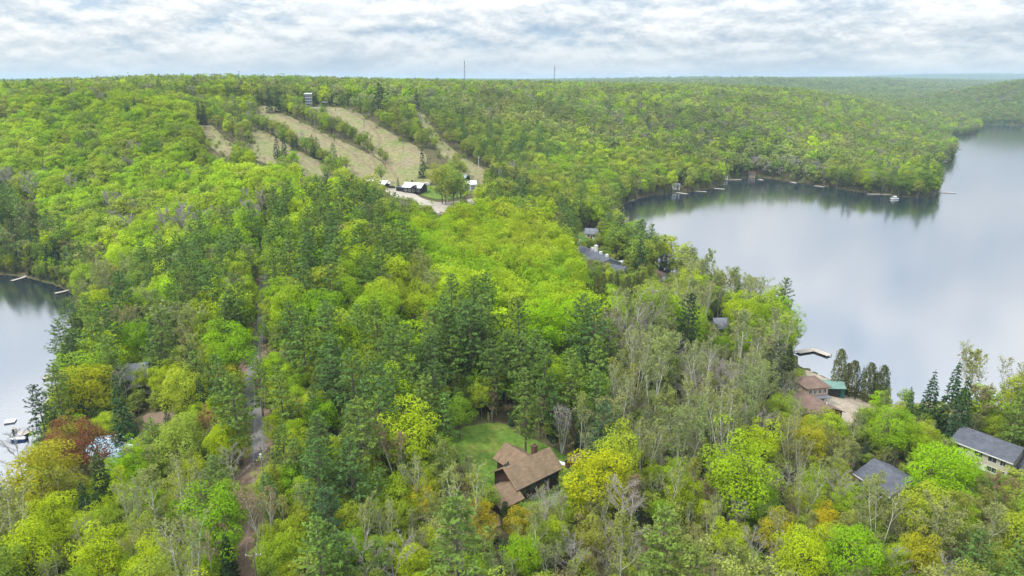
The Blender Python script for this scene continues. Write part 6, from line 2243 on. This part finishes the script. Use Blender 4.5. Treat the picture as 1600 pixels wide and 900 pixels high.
# undergrowth: saplings and bushes under the near trees, where the canopy opens
ux, uy = rng.uniform(-330, 330, 20000), rng.uniform(70, 400, 20000)
k = (np.abs(ux) < .86 * uy + 20)
for lake in (RIGHT_LAKE_S, LEFT_LAKE_S):
    k &= ~inside(lake, ux, uy)
for poly in FREE:
    k &= ~inside(poly, ux, uy)
k &= seg_dist([tuple(p) for p in CUT], ux, uy, False) > CUT_W - .6
for bx, by, br in HOUSE_BLOCK:
    k &= (ux - bx) ** 2 + (uy - by) ** 2 > (br + 1) ** 2
ux, uy = ux[k], uy[k]
uz = height(ux, uy)
upx, upy, _d = to_px(ux, uy, uz + 9)
for i in range(len(ux)):
    pine = inside(MIX[8][0], [upx[i]], [upy[i]])[0] or inside(MIX[4][0], [upx[i]], [upy[i]])[0]
    kd = 'maple' if rng.random() < (.25 if pine else .62) else ('spruce' if rng.random() < .35 else 'budding')
    lst = PROTO[(kd, 'mid')]
    sc = rng.uniform(.16, .46)
    rest.append((ux[i], uy[i], uz[i] - .3, rng.uniform(0, 6.28), sc * 1.25, sc, lst[i % len(lst)]['whole'], pick_tint({'maple': 'maple_soft'}.get(kd, kd))))
# brush along the ragged edges of the ski runs
for k_ in RUN:
    pl = RUN[k_]
    for a, b in zip(pl, pl[1:] + pl[:1]):
        n_ = int(math.hypot(b[0] - a[0], b[1] - a[1]) / 2.2)
        for q in range(n_):
            t = rng.uniform(0, 1)
            x, y = a[0] + (b[0] - a[0]) * t + rng.normal(0, 2.6), a[1] + (b[1] - a[1]) * t + rng.normal(0, 4.5)
            qx_, qy_, _q = to_px(x, y, H1(x, y))
            if inside(PARK, [x], [y])[0] or (536 < qx_ < 655 and qy_ > 228) or sum(inside(RUN[z_], [x], [y])[0] for z_ in RUN) > 1:
                continue
            kd = ['maple', 'budding', 'budding'][rng.integers(3)]
            lst = PROTO[(kd, 'mid')]
            sc = rng.uniform(.08, .26)
            rest.append((x, y, H1(x, y) - .3, rng.uniform(0, 6.28), sc * 1.5, sc, lst[q % len(lst)]['whole'], pick_tint({'maple': 'maple_soft'}.get(kd, kd))))
wood_object('forest', 'dense spring forest of green maples, dark pines and grey budding trees covering the hills', rest)

far = []


def fill_far(y0, y1, space, grow):
    xs = np.arange(-.9 * y1, .9 * y1, space)
    ys = np.arange(y0, y1, space)
    X, Y = np.meshgrid(xs, ys)
    X = (X + rng.uniform(-.48, .48, X.shape) * space).ravel()
    Y = (Y + rng.uniform(-.48, .48, Y.shape) * space).ravel()
    k = np.abs(X) < .88 * Y
    X, Y = X[k], Y[k]
    k = ~inside(RIGHT_LAKE_S, X, Y)
    X, Y = X[k], Y[k]
    Z = height(X, Y)
    k = Z > .5
    X, Y, Z = X[k], Y[k], Z[k]
    patch = _vnoise(X, Y, 95) + _vnoise(X + 77, Y + 3, 240)
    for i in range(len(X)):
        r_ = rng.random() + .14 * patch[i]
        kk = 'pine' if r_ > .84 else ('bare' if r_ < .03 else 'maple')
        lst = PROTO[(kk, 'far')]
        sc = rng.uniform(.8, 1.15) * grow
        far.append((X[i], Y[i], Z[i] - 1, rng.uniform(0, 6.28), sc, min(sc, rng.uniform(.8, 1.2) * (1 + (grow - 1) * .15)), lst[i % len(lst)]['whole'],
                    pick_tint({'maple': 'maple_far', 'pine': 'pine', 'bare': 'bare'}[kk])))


fill_far(1500, 2600, 12.5, 1.5)
fill_far(2600, 5000, 24, 2.8)
fill_far(5000, 11800, 60, 6.5)
wood_object('distant_forest', 'hazy woods on the far ridges below the horizon', far)

# ================================================================== WHICH TREE IS WHICH
MARKS = [('the brown house', 825, 735), ('the red shed', 893, 724), ('the golden yellow tree', 934, 752), ('the grey driveway end', 772, 800), ('the clearing lawn', 750, 690),
         ('the copper red tree', 130, 703), ('the pale blue cottage roof', 182, 694), ('the grey two storey house', 212, 580), ('the bare brown clearing', 252, 655), ('the swim raft', 16, 658),
         ('the short left dock', 72, 586), ('the dock nearest the dark reflections', 98, 456), ('the far left dock', 30, 435), ('the brown track', 388, 850), ('the pole with the transformer', 402, 700),
         ('the bend of the grey road', 388, 615), ('the straight grey road', 406, 530), ('the far end of the forest road', 414, 400), ('the pale parking lot', 690, 330), ('the black ski lodge', 650, 287),
         ('the lift station', 600, 284), ('the white garage', 734, 287), ('the lakeside lodge', 928, 396), ('the small white cottage', 925, 361), ('the white roofed pavilion', 975, 410), ('the tan shore cottage', 1031, 425),
         ('the grey cottage', 1130, 505), ('the wide bent dock', 1272, 550), ('the peach house', 1268, 600), ('the rusty roofed workshop', 1275, 628), ('the sandy yard', 1318, 615), ('the sandy strip', 1438, 632),
         ('the beige house', 1545, 690), ('the slate cottage', 1392, 742), ('the round lime maple by the track', 340, 812), ('the white gnarled tree', 893, 876), ('the pale yellow birch', 667, 505),
         ('the round forked maple', 620, 466), ('the white dead tree', 438, 566), ('the tall pine behind the lawn', 822, 632), ('the dark rounded pine', 1075, 502), ('the bright lime maple', 1466, 735),
         ('the green boat shed', 1300, 602), ('the wide lime crown', 850, 512), ('the white leafless tree', 1233, 616), ('the garage of the beige house', 1600, 716),
         ('the grey leafless patch', 300, 348), ('the far left cove evergreens', 25, 405), ('the top of the forest road gap', 450, 345), ('the maples above the left cove', 130, 400), ('the lower edge under the house', 815, 895), ('the bottom right corner', 1590, 890), ('the bottom left corner', 8, 890), ('the lower edge right of centre', 1180, 895), ('the lower edge left of centre', 560, 895)]
ORD = ['nearest', 'second nearest', 'third nearest', 'fourth nearest', 'fifth nearest', 'sixth nearest', 'seventh nearest', 'eighth nearest', 'ninth nearest', 'tenth nearest', 'eleventh nearest', 'twelfth nearest']


def tree_words(i):
    k = trees['kind'][i]
    r, g_, b = trees['tint'][i]
    if k == 'pine':
        return ('dark green' if g_ < .14 else 'fresh green') + ' layered pine'
    if k == 'spruce':
        return 'dark pointed spruce'
    if k == 'cedar':
        return 'olive columnar cedar'
    if k == 'bare':
        return ('pale' if r > .36 else 'grey') + ' leafless tree'
    if k == 'birch':
        return ('yellow leafed' if g_ > .4 else 'tan budded' if r > g_ else 'thin leafed') + ' white stemmed birch'
    if k == 'budding':
        return ('tan' if r > g_ * 1.02 else 'olive' if r > g_ * .88 else 'pale green') + ' budding tree'
    return ('golden' if r > g_ * 1.03 else 'lime green' if g_ > .40 and r < g_ * .7 else 'yellow green' if r > g_ * .74 else 'bright green' if g_ > .33 else 'soft green') + ' maple'


rows = {}
for i, o in TREE_OBJ.items():
    o['category'] = 'tree'
    k = trees['kind'][i]
    o['group'] = {'maple': 'leafy maples of the forest', 'pine': 'pines of the forest', 'birch': 'white birches of the forest', 'budding': 'budding trees of the forest',
                  'bare': 'leafless trees of the forest', 'cedar': 'cedars of the forest', 'spruce': 'spruces of the forest'}[k]
    note = trees['hero'][i].strip()
    if note:
        o['label'] = note
        continue
    d, m = min((math.hypot(TPX[i] - a, (TPY[i] - b)) + (0 if abs(TPX[i] - a) + abs(TPY[i] - b) > 4 else 50), n) for n, (w, a, b) in enumerate(MARKS))
    dx, dy = TPX[i] - MARKS[m][1], TPY[i] - MARKS[m][2]
    side = ('left of' if dx < 0 else 'right of') if abs(dx) > abs(dy) * 1.2 else ('beyond' if dy < 0 else 'in front of')
    rows.setdefault((tree_words(i), side, MARKS[m][0]), []).append((d, i))
for (w, side, mark), lst in rows.items():
    lst.sort()
    for n, (d, i) in enumerate(lst):
        o = TREE_OBJ[i]
        if len(lst) == 1:
            o['label'] = '%s standing %s %s' % (w, side, mark)
        elif n < 12:
            o['label'] = '%s, %s %s %s' % (w, ORD[n], side, mark)
        else:
            o['label'] = '%s farther off %s %s' % (w, side, mark)

# ================================================================== HAZE
def make_haze():
    b = MB().box(-16000, 16000, -400, 27000, -6, 165)
    me = b.mesh('haze')
    m, nt, out = material('haze')
    v = N(nt, 'ShaderNodeVolumePrincipled')
    v.inputs['Color'].default_value = (.60, .81, 1.0, 1)
    v.inputs['Density'].default_value = HAZE_D
    v.inputs['Anisotropy'].default_value = 0.0
    nt.links.new(v.outputs[0], out.inputs['Volume'])
    me.materials.append(m)
    o = bpy.data.objects.new('haze', me)
    col.objects.link(o)
    put(o, 'thin bluish haze over the far hills', kind='stuff')


HAZE_D = 1.0e-4
make_haze()
